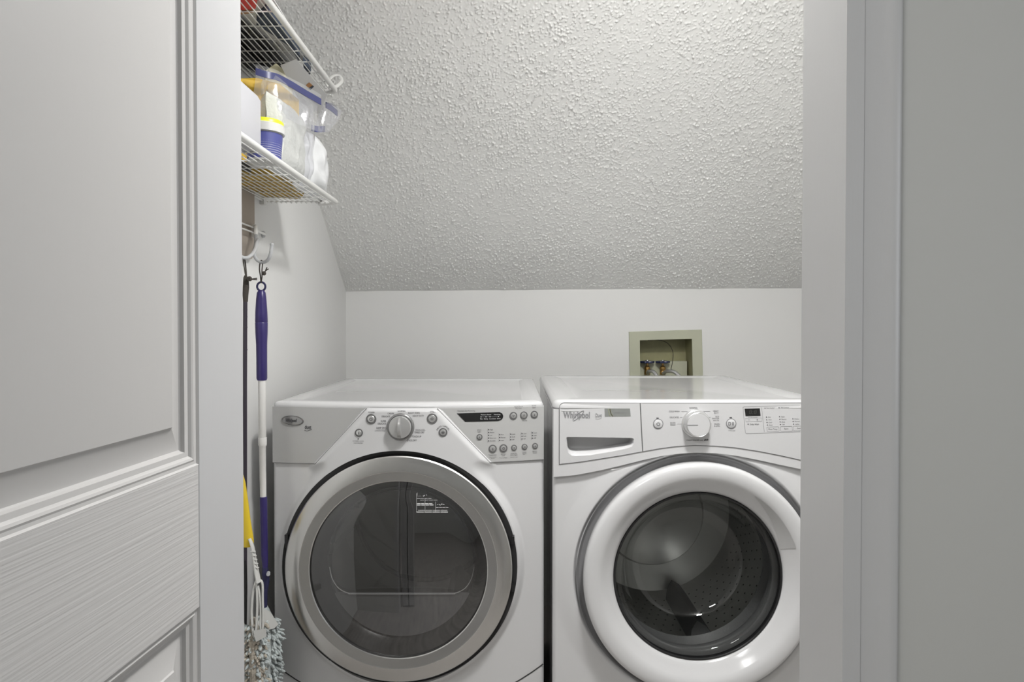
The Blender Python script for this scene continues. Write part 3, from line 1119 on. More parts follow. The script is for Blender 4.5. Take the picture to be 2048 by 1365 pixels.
for s, px, py, h, w in (('NORMAL', 803.5, 822.8, 3.6, 16), ('CASUAL', 782, 827.5, 3.6, 13.5), ('DELICATE', 772, 833.5, 3.6, 17), ('BULKY ITEMS', 828, 826.5, 3.6, 23),
                        ('HEAVY DUTY', 836.5, 832.5, 3.6, 22.5), ('SUPER', 767, 843, 3.6, 11), ('DELICATE', 764, 848, 3.6, 17), ('DAMP DRY', 762, 856.5, 3.8, 19),
                        ('AUTOMATIC CYCLES', 760, 862.5, 2.2, 21), ('QUICK DRY', 823.5, 881.5, 3.8, 20), ('TOUCH UP', 833, 873.8, 3.8, 19), ('TIMED DRY', 839, 865.5, 3.8, 20),
                        ('MANUAL CYCLE', 840, 859.8, 2.2, 18), ('START', 866, 824.5, 3.0, 11), ('POWER', 743, 825.5, 3.2, 13), ('CONTROL LOCK', 716.5, 882.8, 2.0, 23), ('HOLD 3 SECONDS', 716.5, 886.8, 2.0, 18)):
    surf_text(dryer, s, px, py, h, w, F_dry)
for i, ch in enumerate('PAUSE/CANCEL'):
    a = math.radians(158 - i * 136 / 11)
    surf_text(dryer, ch, 886 + 12.5 * math.cos(a), 865 - 12.5 * math.sin(a), 3.0, None, F_dry, angle=a - math.pi / 2)
surf_line(dryer, [(755, 860), (772, 860), (773, 855)], 0.5, F_dry, M_inkg)
surf_line(dryer, [(831, 861.5), (851, 861.5)], 0.5, F_dry, M_inkg)
led(dryer, 716.5, 878.5, F_dry, 1.3)
push_button(dryer, 742.5, 838.5, 10.3, F_dry, 'power')
push_button(dryer, 718, 866, 8.2, F_dry, 'bar')
push_button(dryer, 864.3, 837.8, 10.5, F_dry, 'diamond')
push_button(dryer, 886, 865.2, 8.8, F_dry, 'cross')
for px, py, r, sy in ((1026.7, 832, 7.8, 'down'), (1047.6, 831, 7.8, 'up'), (1068.5, 829.6, 7.6, 'bar'), (959, 874.5, 6, 'bar'), (985.3, 898, 8.2, 'bar'), (1006.8, 897, 8.2, 'dot'),
                      (1028, 896, 6, 'sound'), (1049, 894.2, 6, 'sound'), (1070, 892.4, 6, 'sound')):
    push_button(dryer, px, py, r, F_fas, sy)
dpx = [(914, 827.4), (930.4, 844.3), (996, 842.6), (1002, 840.8), (1005.6, 837), (1006.6, 832.2), (1004.6, 827.6), (999, 824.6)]
dp = [on_surface(x, y, F_fas) for x, y in dpx]
disp = plate(dryer, 'display', [(p.x, p.z) for p in dp], F_fas, 0.0008, 0.002, M_disp)
for s, px, py, h, w in (('Moisture Sensor', 972, 829.8, 2.4, 21), ('Sensing', 994, 829.4, 2.4, 13), ('Wet', 962.5, 838.4, 2.4, 5), ('Damp', 971.8, 838.2, 2.4, 8), ('Cool Down', 985.2, 838, 2.4, 13.5), ('Done', 997.4, 837.6, 2.4, 7)):
    surf_text(disp, s, px, py, h, w, F_fas, 0.0014, material=M_inkw)
for px in (962, 972, 980, 997):
    led(disp, px, 834 - (px - 980) * 0.02, lambda x, z: F_fas(x, z) - 0.0009, 1.0, M_inkw)
surf_line(disp, [(962, 834.3), (997, 833.6)], 0.5, lambda x, z: F_fas(x, z) - 0.0009, M_inkg)
for s, px, py, h, w in (('Automatic Dry Monitoring', 932.5, 822.2, 2.6, 35), ('Adjust Manual\nDry Time', 1037, 815.5, 2.5, 18), ('UP/DOWN', 1049, 841.8, 2.2, 10.5), ('Wrinkle\nGuard', 1067.7, 813.8, 2.5, 9), ('Drum\nLight', 958.5, 862.2, 2.5, 7.5),
                        ('Temperature', 985, 910.4, 2.3, 16), ('Hold 3 Seconds\nto Lock', 985.5, 915.8, 1.7, 14), ('Dryness\nLevel', 1006.5, 910.3, 2.3, 9.5), ('Press to Adjust', 1006.5, 916.2, 1.7, 15.5),
                        ('Damp Dry\nCycle Signal', 1027.8, 909, 2.2, 14.5), ('Hold 3 sec', 1028, 914.8, 1.7, 15), ('Cycle\nSignal', 1048.8, 906.6, 2.2, 7.6), ('Button\nSound', 1069.5, 904.6, 2.2, 8.8)):
    surf_text(fr, s, px, py, h, w, F_fas)
cols = [(977.2, 860, ['High', 'Medium', 'Low', 'Extra Low', 'Air Only'], 5.6), (999.3, 870, ['More', 'Normal', 'Less'], 5.7), (1021.5, 869, ['Loud', 'Soft', 'Off'], 5.5),
        (1044, 867.7, ['Loud', 'Soft', 'Off'], 5.4), (1064.7, 866.2, ['Loud', 'Soft', 'Off'], 5.4)]
for px, py, words, st in cols:
    for i, w in enumerate(words):
        led(fr, px, py + i * st, F_fas, 1.25)
        surf_text(fr, w, px + 2.4, py + i * st, 2.4, 1.35 * len(w) + 0.6, F_fas, align='LEFT')
    surf_line(fr, [(px - 0.4, py - 2.2), (px - 2.4, py - 2.2), (px - 2.4, py + st * (len(words) - 1) + 2.4), (px - 0.4, py + st * (len(words) - 1) + 2.4)], 0.4, F_fas, M_inkg)

# ------------------------------------------------------------------ washer
WX_0, WX_1 = 0.1005, 0.787
WCX = (WX_0 + WX_1) / 2
WYF, WYB = 1.682, 2.50
WZT = P(1300, 752, WYB).z + 0.002
W_CX, W_CZ = P(1398, 1156, 1.655).x, P(1398, 1156, 1.655).z
washer = thing('washing_machine', (WCX, (WYF + WYB) / 2, 0), 'white front-loading washer with white round door beside the right door jamb', 'washer')
arcA = [P(x, y, 1.664) for x, y in ((1104, 932.5), (1119, 930), (1160, 925), (1200, 918.5), (1245, 911), (1284, 903.5), (1320, 897), (1355, 892.5), (1390, 891), (1430, 892), (1470, 895.5),
                                    (1520, 903.5), (1560, 911.5), (1600, 920.5), (1640, 927), (1672, 931))]
arcB = [P(x, y, 1.670) for x, y in ((1100, 956), (1150, 951), (1200, 941), (1245, 930), (1284, 920), (1320, 912), (1355, 907), (1390, 905), (1430, 906), (1470, 911), (1520, 921), (1560, 930), (1600, 938.5), (1640, 946), (1680, 951))]


def interp(pts, x):
    if x <= pts[0].x:
        return pts[0].z
    for a, b in zip(pts[:-1], pts[1:]):
        if x <= b.x:
            return a.z + (b.z - a.z) * (x - a.x) / (b.x - a.x)
    return pts[-1].z


def F_was(x, z):
    u = (x - WCX) / 0.343
    y = WYF - 0.010 * max(0, 1 - u * u)
    zb = interp(arcB, x)
    # the skin swells gently towards the door recess
    r = math.hypot(x - W_CX, z - W_CZ)
    y -= 0.006 * smoothstep(0.36, 0.31, r) * (1 - smoothstep(zb - 0.01, zb, z))
    # rolls back into the recess
    y += 0.012 * smoothstep(0.307, 0.296, r)
    return y


wc = MB()
wc.box(WX_0 + 0.002, WX_0 + 0.012, WYF + 0.008, WYB - 0.01, 0.02, WZT - 0.03)
wc.box(WX_1 - 0.012, WX_1 - 0.002, WYF + 0.008, WYB - 0.01, 0.02, WZT - 0.03)
wc.box(WX_0 + 0.012, WX_1 - 0.012, WYB - 0.02, WYB - 0.01, 0.02, WZT - 0.03)
wc.box(WX_0 + 0.012, WX_1 - 0.012, WYF + 0.012, WYB - 0.02, 0.02, 0.03)
wc.build('cabinet', M_white, washer, smooth=False)
for sx in (WX_0 + 0.05, WX_1 - 0.05):
    for sy in (WYF + 0.05, WYB - 0.06):
        MB().lathe_z(sx, sy, [(0.001, 0), (0.02, 0), (0.02, 0.012), (0.008, 0.014), (0.008, 0.022)], 16).build('foot', M_black, washer)
front_field(washer, 'front_panel', WX_0, WX_1, 0.05, WZT - 0.022, W_CX, W_CZ, 0.2945, F_was, M_white, 90)
lid(washer, 'top_panel', WX_0 - 0.001, WX_1 + 0.001, WYF - 0.014, WYB,
    [(0.006, WZT - 0.030), (0.001, WZT - 0.027), (0.001, WZT - 0.024), (0.004, WZT - 0.0225), (0.004, WZT - 0.0205), (0, WZT - 0.019), (0, WZT - 0.014), (0.003, WZT - 0.006), (0.008, WZT - 0.002),
     (0.016, WZT), (0.055, WZT), (0.064, WZT - 0.003), (0.072, WZT - 0.0045)],
    0.028, 0.006, M_white)

# drawer front and control panel, split by a seam
ztop_p = P(1300, 806.5, 1.664).z
xsplit_t, xsplit_b = P(1279.5, 807, 1.664).x, P(1284.5, 903, 1.664).x
xl = P(1119, 850, 1.664).x
cor = []
rc = 0.013
for i in range(7):
    a = math.pi + (-math.pi / 2) * i / 6
    cor.append((xl + rc + rc * math.cos(a), ztop_p - rc + rc * math.sin(a)))
bot = [(p.x, p.z) for p in arcA if xl < p.x < xsplit_b - 0.004]
draw_poly = [(xl, interp(arcA, xl))] + bot + [(xsplit_b, interp(arcA, xsplit_b)), (xsplit_t, ztop_p)] + cor[::-1]
ctl_poly = [(xsplit_b + 0.0012, interp(arcA, xsplit_b))] + [(p.x, p.z) for p in arcA if xsplit_b + 0.004 < p.x < WX_1 - 0.006] + [(WX_1 - 0.004, interp(arcA, WX_1)), (WX_1 - 0.004, ztop_p), (xsplit_t + 0.0012, ztop_p)]
# drawer: recess for the fingers is a hole filled by a scooped cup
def F_con(x, z):
    u = (x - WCX) / 0.343
    return WYF - 0.010 * max(0, 1 - u * u) - 0.010


F_pan = lambda x, z: F_con(x, z) - 0.0014
hole_px = [(1132.5, 876), (1134, 898), (1137, 907), (1143, 911.5), (1152, 912.5), (1180, 911), (1220, 904.5), (1252, 898), (1264, 894), (1268, 888), (1268, 878.5), (1264, 876.5), (1200, 875.5), (1136, 874.5)]
hp = [on_surface(x, y, F_pan) for x, y in hole_px]


def plate_with_hole(parent, name, poly, hole, Ffun, thick, material):
    bm = bmesh.new()
    ed = []
    for ring in (poly, hole):
        vs = [bm.verts.new((x, 0, z)) for x, z in ring]
        ed += [bm.edges.new((vs[i], vs[(i + 1) % len(vs)])) for i in range(len(vs))]
    bmesh.ops.triangle_fill(bm, use_beauty=True, use_dissolve=False, edges=ed, normal=(0, -1, 0))
    hx0, hx1 = min(p[0] for p in hole), max(p[0] for p in hole)
    # drop faces inside the hole
    def inside(x, z):
        c = False
        for i in range(len(hole)):
            x1, z1 = hole[i]
            x2, z2 = hole[i - 1]
            if (z1 > z) != (z2 > z) and x < (x2 - x1) * (z - z1) / (z2 - z1) + x1:
                c = not c
        return c
    dead = [f for f in bm.faces if inside(f.calc_center_median().x, f.calc_center_median().z)]
    bmesh.ops.delete(bm, geom=dead, context='FACES')
    x = WX_0
    while x < WX_1:
        bmesh.ops.bisect_plane(bm, geom=bm.verts[:] + bm.edges[:] + bm.faces[:], plane_co=(x, 0, 0), plane_no=(1, 0, 0))
        x += 0.02
    for v in bm.verts:
        v.co.y = Ffun(v.co.x, v.co.z)
    ret = bmesh.ops.extrude_face_region(bm, geom=bm.faces[:])
    for g in ret['geom']:
        if isinstance(g, bmesh.types.BMVert):
            g.co.y += thick
    bmesh.ops.recalc_face_normals(bm, faces=bm.faces[:])
    o = OFF[parent.name]
    for v in bm.verts:
        v.co -= o
    me = bpy.data.meshes.new(name)
    bm.to_mesh(me)
    bm.free()
    me.polygons.foreach_set('use_smooth', [True] * len(me.polygons))
    me.set_sharp_from_angle(angle=math.radians(30))
    return new_obj(name, me, material, parent)


F_drw = F_pan


def in_poly(poly, x, z):
    c = False
    for i in range(len(poly)):
        x1, z1 = poly[i]
        x2, z2 = poly[i - 1]
        if (z1 > z) != (z2 > z) and x < (x2 - x1) * (z - z1) / (z2 - z1) + x1:
            c = not c
    return c


# open the front skin behind the drawer, so that the finger scoop is a real recess
hx = [p.x for p in hp]
hz = [p.z for p in hp]
con_poly = [(WX_0 + 0.001, interp(arcB, WX_0))] + [(p.x, p.z) for p in arcB if WX_0 + 0.006 < p.x < WX_1 - 0.006] + [(WX_1 - 0.001, interp(arcB, WX_1)), (WX_1 - 0.001, WZT - 0.023), (WX_0 + 0.001, WZT - 0.023)]
sk = [c for c in washer.children if c.name.startswith('front_panel')][0]
bm = bmesh.new()
bm.from_mesh(sk.data)
o_ = OFF[washer.name]
dead = [f for f in bm.faces if min(hx) - 0.012 < f.calc_center_median().x + o_.x < max(hx) + 0.012 and all(in_poly(con_poly, v.co.x + o_.x, v.co.z + o_.z) for v in f.verts)]
bmesh.ops.delete(bm, geom=dead, context='FACES')
bm.to_mesh(sk.data)
bm.free()
hcx, hcz = sum(hx) / len(hx), sum(hz) / len(hz)
con = plate_with_hole(washer, 'console', con_poly, [(hcx + (p.x - hcx) * 1.02, hcz + (p.z - hcz) * 1.05) for p in hp], F_con, 0.020, M_white)
bv = con.modifiers.new('edge', 'BEVEL')
bv.width = 0.0055
bv.segments = 4
bv.limit_method = 'ANGLE'
bv.angle_limit = math.radians(60)
drawer = plate_with_hole(washer, 'detergent_drawer', draw_poly, [(p.x, p.z) for p in hp], F_drw, 0.004, M_whitep)
ctl = plate(washer, 'control_panel', ctl_poly, F_pan, 0.0, 0.0016, M_whitep)
hc = Vector((sum(hx) / len(hx), 0, sum(hz) / len(hz)))
ztop_h = max(hz)
rings = []
for sx_, sz_, dy_ in ((1.0, 1.0, 0.0), (0.985, 0.92, 0.003), (0.975, 0.84, 0.008), (0.97, 0.80, 0.022), (0.96, 0.78, 0.042)):
    rings.append([(hc.x + (p.x - hc.x) * sx_, F_drw(p.x, p.z) + dy_, ztop_h + (p.z - ztop_h) * sz_) for p in hp])
b = MB()
b.loops(rings, False, True)
b.build('finger_scoop', M_whitep, drawer, angle=50)
F_edge = lambda x, z: F_pan(x, z) + 0.0012
seam(washer, draw_poly + [draw_poly[0]], F_edge, 0.0010, 0.0006)
seam(washer, ctl_poly + [ctl_poly[0]], F_edge, 0.0010, 0.0006)

# recess and door
WYD = WYF - 0.010 - 0.006
MB().lathe(W_CX, W_CZ, [(0.2975, 0.006), (0.2940, 0.010), (0.2925, 0.014), (0.288, 0.018), (0.262, 0.022)], 128, WYD).build('door_recess', M_gap, washer, label='grey recess around the white door')
wp = [(0.262, 0.034), (0.276, 0.020), (0.2815, 0.004), (0.2835, -0.012), (0.2835, -0.022), (0.2820, -0.028), (0.2785, -0.0325), (0.272, -0.0350), (0.262, -0.0355), (0.252, -0.0345), (0.244, -0.0315),
      (0.238, -0.027), (0.230, -0.0205), (0.222, -0.0145), (0.214, -0.009), (0.2085, -0.004), (0.2068, 0.001), (0.2065, 0.012)]
wring = MB().lathe(W_CX, W_CZ, wp, 160, WYD).build('door_ring', M_white, washer, label='glossy white ring of the round washer door', angle=50)
MB().lathe(W_CX, W_CZ, [(0.2072, -0.0015), (0.2062, -0.0040), (0.2040, -0.0045), (0.2018, -0.003), (0.2015, 0.008)], 128, WYD).build('glass_trim', M_black, washer)
# pull pocket at the upper right of the ring: a crescent scoop
b = MB()
rings = []
a0, a1 = math.radians(19), math.radians(58)


def ring_y(r):
    for (r1, y1), (r2, y2) in zip(wp[:-1], wp[1:]):
        if r2 <= r <= r1 and r1 > 0.25 or (r2 <= r <= r1):
            return y1 + (y2 - y1) * (r1 - r) / max(1e-6, r1 - r2)
    return 0


for i in range(29):
    t = i / 28
    a = a0 + (a1 - a0) * t
    w = 0.030 * (1 - t) ** 0.75 + 0.001
    ro = 0.2415
    row = []
    for k in range(7):
        r = ro - w * k / 6
        row.append((W_CX + r * math.cos(a), WYD + ring_y(max(r, 0.2066)) - 0.0012 + (0.004 * (1 - t)) * math.sin(math.pi * k / 6) * 0.0, W_CZ + r * math.sin(a)))
    rings.append(row)
b.loops(rings, False, False, False)
b.build('pull_pocket', mat('pocket_grey', (0.50, 0.50, 0.50), 0.4), wring)
# glass bowl reaching into the drum
bowl = [(0.2016, 0.006), (0.196, 0.002), (0.190, 0.003), (0.184, 0.010), (0.178, 0.030), (0.172, 0.060), (0.165, 0.090), (0.155, 0.112), (0.138, 0.126), (0.110, 0.134), (0.075, 0.138), (0.04, 0.140), (0.0, 0.1405)]
MB().lathe(W_CX, W_CZ, bowl, 128, WYD).build('door_glass', M_glass_w, washer, label='deep clear glass bowl of the washer door', angle=70)
MB().lathe(W_CX, W_CZ, [(0.262, 0.035), (0.255, 0.040), (0.232, 0.044), (0.205, 0.050), (0.198, 0.060), (0.205, 0.075), (0.222, 0.085), (0.212, 0.100), (0.20, 0.112), (0.215, 0.130), (0.235, 0.134)], 96, WYD).build('door_gasket', M_gasket, washer, angle=60)
MB().lathe(W_CX, W_CZ, [(0.2015, 0.007), (0.208, 0.020), (0.230, 0.036), (0.262, 0.036)], 96, WYD).build('door_inner', M_black, washer)
MB().lathe(W_CX, W_CZ, [(0.222, 0.134), (0.245, 0.150), (0.262, 0.175), (0.262, 0.52), (0.250, 0.545), (0.17, 0.555), (0.16, 0.535), (0.10, 0.528), (0.0, 0.526)], 96, WYD).build('drum', M_drum, washer, angle=50)
for k in range(3):
    a = math.radians(-75 + 120 * k)
    c, s = math.cos(a), math.sin(a)
    b = MB()
    b.loops([[(W_CX + c * r - s * w, WYD + y, W_CZ + s * r + c * w) for r, w in ((0.263, -0.035), (0.225, -0.02), (0.205, 0.0), (0.225, 0.02), (0.263, 0.035))] for y in (0.20, 0.50)])
    b.build('drum_baffle', M_gasket, washer)
b = MB()
for i in range(60):
    for j in range(9):
        a = 2 * math.pi * (i + 0.5 * (j % 2)) / 60
        c, s = math.cos(a), math.sin(a)
        y = WYD + 0.21 + j * 0.035
        ctr = Vector((W_CX + 0.2612 * c, y, W_CZ + 0.2612 * s))
        t = Vector((-s, 0, c))
        b.add([ctr + t * 0.003 * math.cos(q) + Vector((0, 1, 0)) * 0.003 * math.sin(q) for q in [k * math.pi / 3 for k in range(6)]], [(0, 1, 2, 3, 4, 5)])
tag(b.build('drum_holes', M_black, washer), kind='stuff')

# dial
kp = on_surface(1391.5, 847.5, F_pan)
n = Vector((0, -1, 0))
tx, tz = Vector((1, 0, 0)), Vector((0, 0, 1))
MB().loops(ring_solid(kp, n, [(0.0345, -0.001), (0.0345, 0.004), (0.0325, 0.007), (0.030, 0.008)], 56), False, False).build('dial_ring', M_satin, washer)
kb = MB().loops(ring_solid(kp, n, [(0.0315, 0.004), (0.0312, 0.022), (0.0300, 0.0255), (0.0285, 0.0265), (0.0275, 0.0258), (0, 0.0258)], 56), False, False).build('dial', M_satin, washer, label='round silver program dial')
MB().loops(ring_solid(kp, n, [(0.0273, 0.0259), (0.0268, 0.0266), (0, 0.0266)], 56), False, False).build('dial_cap', M_whitep, kb)
q = kp + n * 0.0268
MB().box(q.x - 0.027, q.x - 0.002, q.y - 0.0006, q.y + 0.001, q.z - 0.0008, q.z + 0.0008).build('pointer', M_inkg, kb, smooth=False)


def ring_button(px, py, rpx, symbol):
    p = on_surface(px, py, F_pan)
    r = rpx * p.y / F_PX
    bt = MB().loops(ring_solid(p, n, [(r, -0.001), (r, 0.001), (r * 0.9, 0.0012), (r * 0.86, -0.0005)]), False, False).build('button', M_inkg, washer)
    MB().loops(ring_solid(p, n, [(r * 0.86, -0.001), (r * 0.85, 0.0016), (r * 0.78, 0.0022), (0, 0.0022)]), False, False).build('button_cap', M_whitep, bt)
    q = p + n * 0.0024
    s = MB()
    e, w = r * 0.30, r * 0.055
    if symbol == 'power':
        s.tube([q + tx * e * math.cos(a) + tz * e * math.sin(a) for a in [math.radians(125 + 290 * i / 16) for i in range(17)]], w, 5)
        s.tube([q + tz * e * 0.2, q + tz * e * 1.2], w, 5)
    else:
        s.tube([q - tx * e * 1.7 + tz * e * 1.1, q - tx * e * 0.9 + tz * e * 1.0, q - tx * e * 0.4, q - tx * e * 0.9 - tz * e * 1.0, q - tx * e * 1.7 - tz * e * 1.1], w, 5, True)
        s.tube([q + tx * e * 0.6 + tz * e, q + tx * e * 0.6 - tz * e], w, 5)
        s.tube([q + tx * e * 1.4 + tz * e, q + tx * e * 1.4 - tz * e], w, 5)
    s.build('symbol', M_ink, bt)


ring_button(1316.3, 848.3, 10.3, 'power')
ring_button(1462.2, 847.8, 10.3, 'play')
for px, py in ((1315, 836.8), (1461.4, 835.8)):
    p = on_surface(px, py, F_pan)
    k = p.y / F_PX
    MB().box(p.x - 2.4 * k, p.x + 2.4 * k, p.y - 0.0006, p.y + 0.001, p.z - 1.0 * k, p.z + 1.0 * k).build('indicator', M_ink, ctl, smooth=False)
for s, px, py, h, w, al in (('NORMAL', 1387, 816.8, 3.6, 16.5, 'CENTER'), ('COLD WASH', 1348.5, 823.5, 3.2, 20.5, 'CENTER'), ('DELICATES', 1348.5, 835.5, 3.2, 18, 'CENTER'),
                            ('QUICK', 1345.5, 846.4, 3.0, 11, 'CENTER'), ('WASH', 1345.5, 850.6, 3.0, 10.5, 'CENTER'), ('HEAVY', 1431.5, 822.8, 3.0, 11, 'CENTER'), ('DUTY', 1432.5, 826.8, 3.0, 9, 'CENTER'),
                            ('ECO', 1434.5, 833.6, 2.8, 7, 'CENTER'), ('SANITIZE', 1431, 837.4, 2.8, 14.5, 'CENTER'), ('with Oxi', 1432, 841.4, 2.6, 12, 'CENTER'), ('DRAIN', 1434, 848.8, 2.8, 11, 'CENTER'), ('& SPIN', 1434, 852.8, 2.8, 11, 'CENTER'),
                            ('CLEAN WASHER with', 1389.5, 881.2, 3.2, 33, 'CENTER'), ('hold to lock', 1463.5, 861.8, 2.2, 13.5, 'CENTER'), ('Delay Wash', 1508.7, 849.2, 3.2, 18.5, 'CENTER'),
                            ('est. time remaining', 1505.5, 834.9, 1.9, 18, 'CENTER'), ('Door Locked', 1540.5, 816.8, 2.5, 15.5, 'CENTER'), ('Add Garment', 1569.5, 815.8, 2.5, 16.5, 'CENTER')):
    surf_text(ctl, s, px, py, h, w, F_pan, align=al)
surf_text(ctl, 'affresh', 1412, 880.3, 3.4, 8.5, F_pan, bold=0.03, shear=0.3, angle=0.1)
for pts in (((1363, 823.5), (1375, 823.5)), ((1404, 823.3), (1420, 823.2)), ((1360, 835.2), (1365, 835.2)), ((1417, 835), (1421, 835)), ((1354.5, 848.5), (1363, 848.5)), ((1420, 848.3), (1423, 848.3))):
    surf_line(ctl, pts, 0.7, F_pan, M_inkg)
# display block
surf_line(ctl, [(1600, 811.5), (1488, 814), (1486, 815.5), (1490.5, 865), (1492.5, 867.5), (1520, 866.8), (1600, 864)], 0.7, F_pan, M_inkg)
surf_line(ctl, [(1523, 815.5), (1528.5, 864.5)], 0.6, F_pan, M_inkg)
dp = [on_surface(x, y, F_pan) for x, y in ((1489, 818), (1491, 832.7), (1521, 832.2), (1519.5, 817.2))]
wd = plate(ctl, 'display', [(p.x, p.z) for p in dp], F_pan, 0.0006, 0.0015, M_disp)
surf_text(wd, '8:8', 1505, 825, 8, 16, F_pan, 0.001, material=mat('unlit_digits', (0.05, 0.05, 0.045), 0.3), shear=0.1)
surf_line(ctl, [(1491, 836.8), (1523, 836), (1523.5, 843), (1492, 844)], 0.5, F_pan, M_inkg, closed=True)
surf_line(ctl, [(1496, 840.5), (1500, 840.4)], 0.6, F_pan, M_ink)
surf_line(ctl, [(1512.5, 840.1), (1516, 840)], 0.6, F_pan, M_ink)
surf_line(ctl, [(1514.2, 838.4), (1514.3, 841.8)], 0.6, F_pan, M_ink)
led(ctl, 1496.2, 848.9, F_pan, 1.2)
led(ctl, 1530, 817, F_pan, 1.1)
led(ctl, 1558, 816.2, F_pan, 1.1)
for px, py, words, st in ((1532.8, 834.8, ['Hot', 'Warm', 'Cool', 'Cold'], 5.3), (1559, 834, ['Fast', 'Medium', 'Slow', 'Off'], 5.25), (1585.6, 838.3, ['Heavy', 'Normal', 'Light'], 5.3)):
    for i, w in enumerate(words):
        led(ctl, px + i * 0.6, py + i * st, F_pan, 1.1)
        surf_text(ctl, w, px + 3 + i * 0.6, py + i * st, 2.4, 1.5 * len(w) + 0.8, F_pan, align='LEFT')
for x0, x1, y0, y1, s in ((1533.5, 1557.5, 854.5, 864, 'Wash Temp'), (1560.5, 1584, 853.6, 863, 'Spin'), (1586.5, 1610, 852.8, 862, 'Soil')):
    surf_line(ctl, [(x0 + 1, y0), (x1 - 1, y0 - 0.7), (x1, y0 + 0.4), (x1 + 0.6, y1 - 1.4), (x1 - 0.5, y1 - 0.6), (x0 + 2, y1), (x0 + 0.8, y1 - 1), (x0, y0 + 1)], 0.5, F_pan, M_inkg, closed=True)
    surf_text(ctl, s, (x0 + x1) / 2, (y0 + y1) / 2 - 0.3, 3.0, 2.0 * len(s) + 0.5, F_pan)
# drawer marks
surf_text(drawer, 'Whirlpool', 1153.5, 831, 12.5, 53, F_pan, lift=0.0008, material=M_inkg, bold=0.028)
sw = []
for i in range(27):
    a = math.radians(-165 + 330 * i / 26)
    ex, ey = 14.5 * math.cos(a), 3.2 * math.sin(a)
    c, s_ = math.cos(math.radians(42)), math.sin(math.radians(42))
    sw.append((1156.5 + ex * c - ey * s_, 832 - (ex * s_ + ey * c)))
surf_line(drawer, sw, 1.3, F_pan, M_inkg, name='swirl_mark', lift=0.0006)
surf_text(drawer, 'Duet', 1197, 831.5, 7.5, 13, F_pan, lift=0.0008, material=M_inkg, bold=0.01, shear=0.1)
surf_line(drawer, [(1191, 838), (1196, 838.6), (1203, 837)], 0.7, F_pan, M_inkg)
dp = [on_surface(x, y, F_pan) for x, y in ((1209, 817.5), (1209.6, 833.8), (1261.4, 833.2), (1259.8, 817.5))]
stk = plate(drawer, 'sticker', [(p.x, p.z) for p in dp], F_pan, 0.0005, 0.001, M_sticker)
F_stk = lambda x, z: F_pan(x, z) - 0.0005
surf_line(stk, [(1220, 818), (1220.6, 823), (1222.4, 828.5), (1225.4, 833.2)], 1.3, F_stk, M_olive)
surf_line(stk, [(1216.8, 818), (1217.2, 823), (1218.6, 828.5), (1220.5, 833.2)], 0.8, F_stk, M_olive2)
surf_text(stk, '6th Sense Live', 1239, 825.2, 3.2, 24, F_stk, material=M_inkg)

# ------------------------------------------------------------------ outlet box with valves and hoses
bx = thing('washer_outlet_box', P(1331, 750, DB), 'sage green wall box with two blue valves above the washer', 'outlet box')
fo = [P(x, y, DB) for x, y in ((1257.5, 664), (1403, 659.5), (1406, 770), (1259.5, 770))]
fi = [P(x, y, DB) for x, y in ((1279, 681), (1383, 678), (1385.5, 768), (1280, 768))]
for q in (fo, fi):
    lowz = BZ0 - 0.012 if q is fo else BZ0 + 0.02
    q[2].z = lowz
    q[3].z = lowz
b = MB()


def ringy(q, y, ins=0.0):
    c = sum(q, Vector()) / 4
    return [(c.x + (p.x - c.x) * (1 - ins), y, c.z + (p.z - c.z) * (1 - ins)) for p in q]


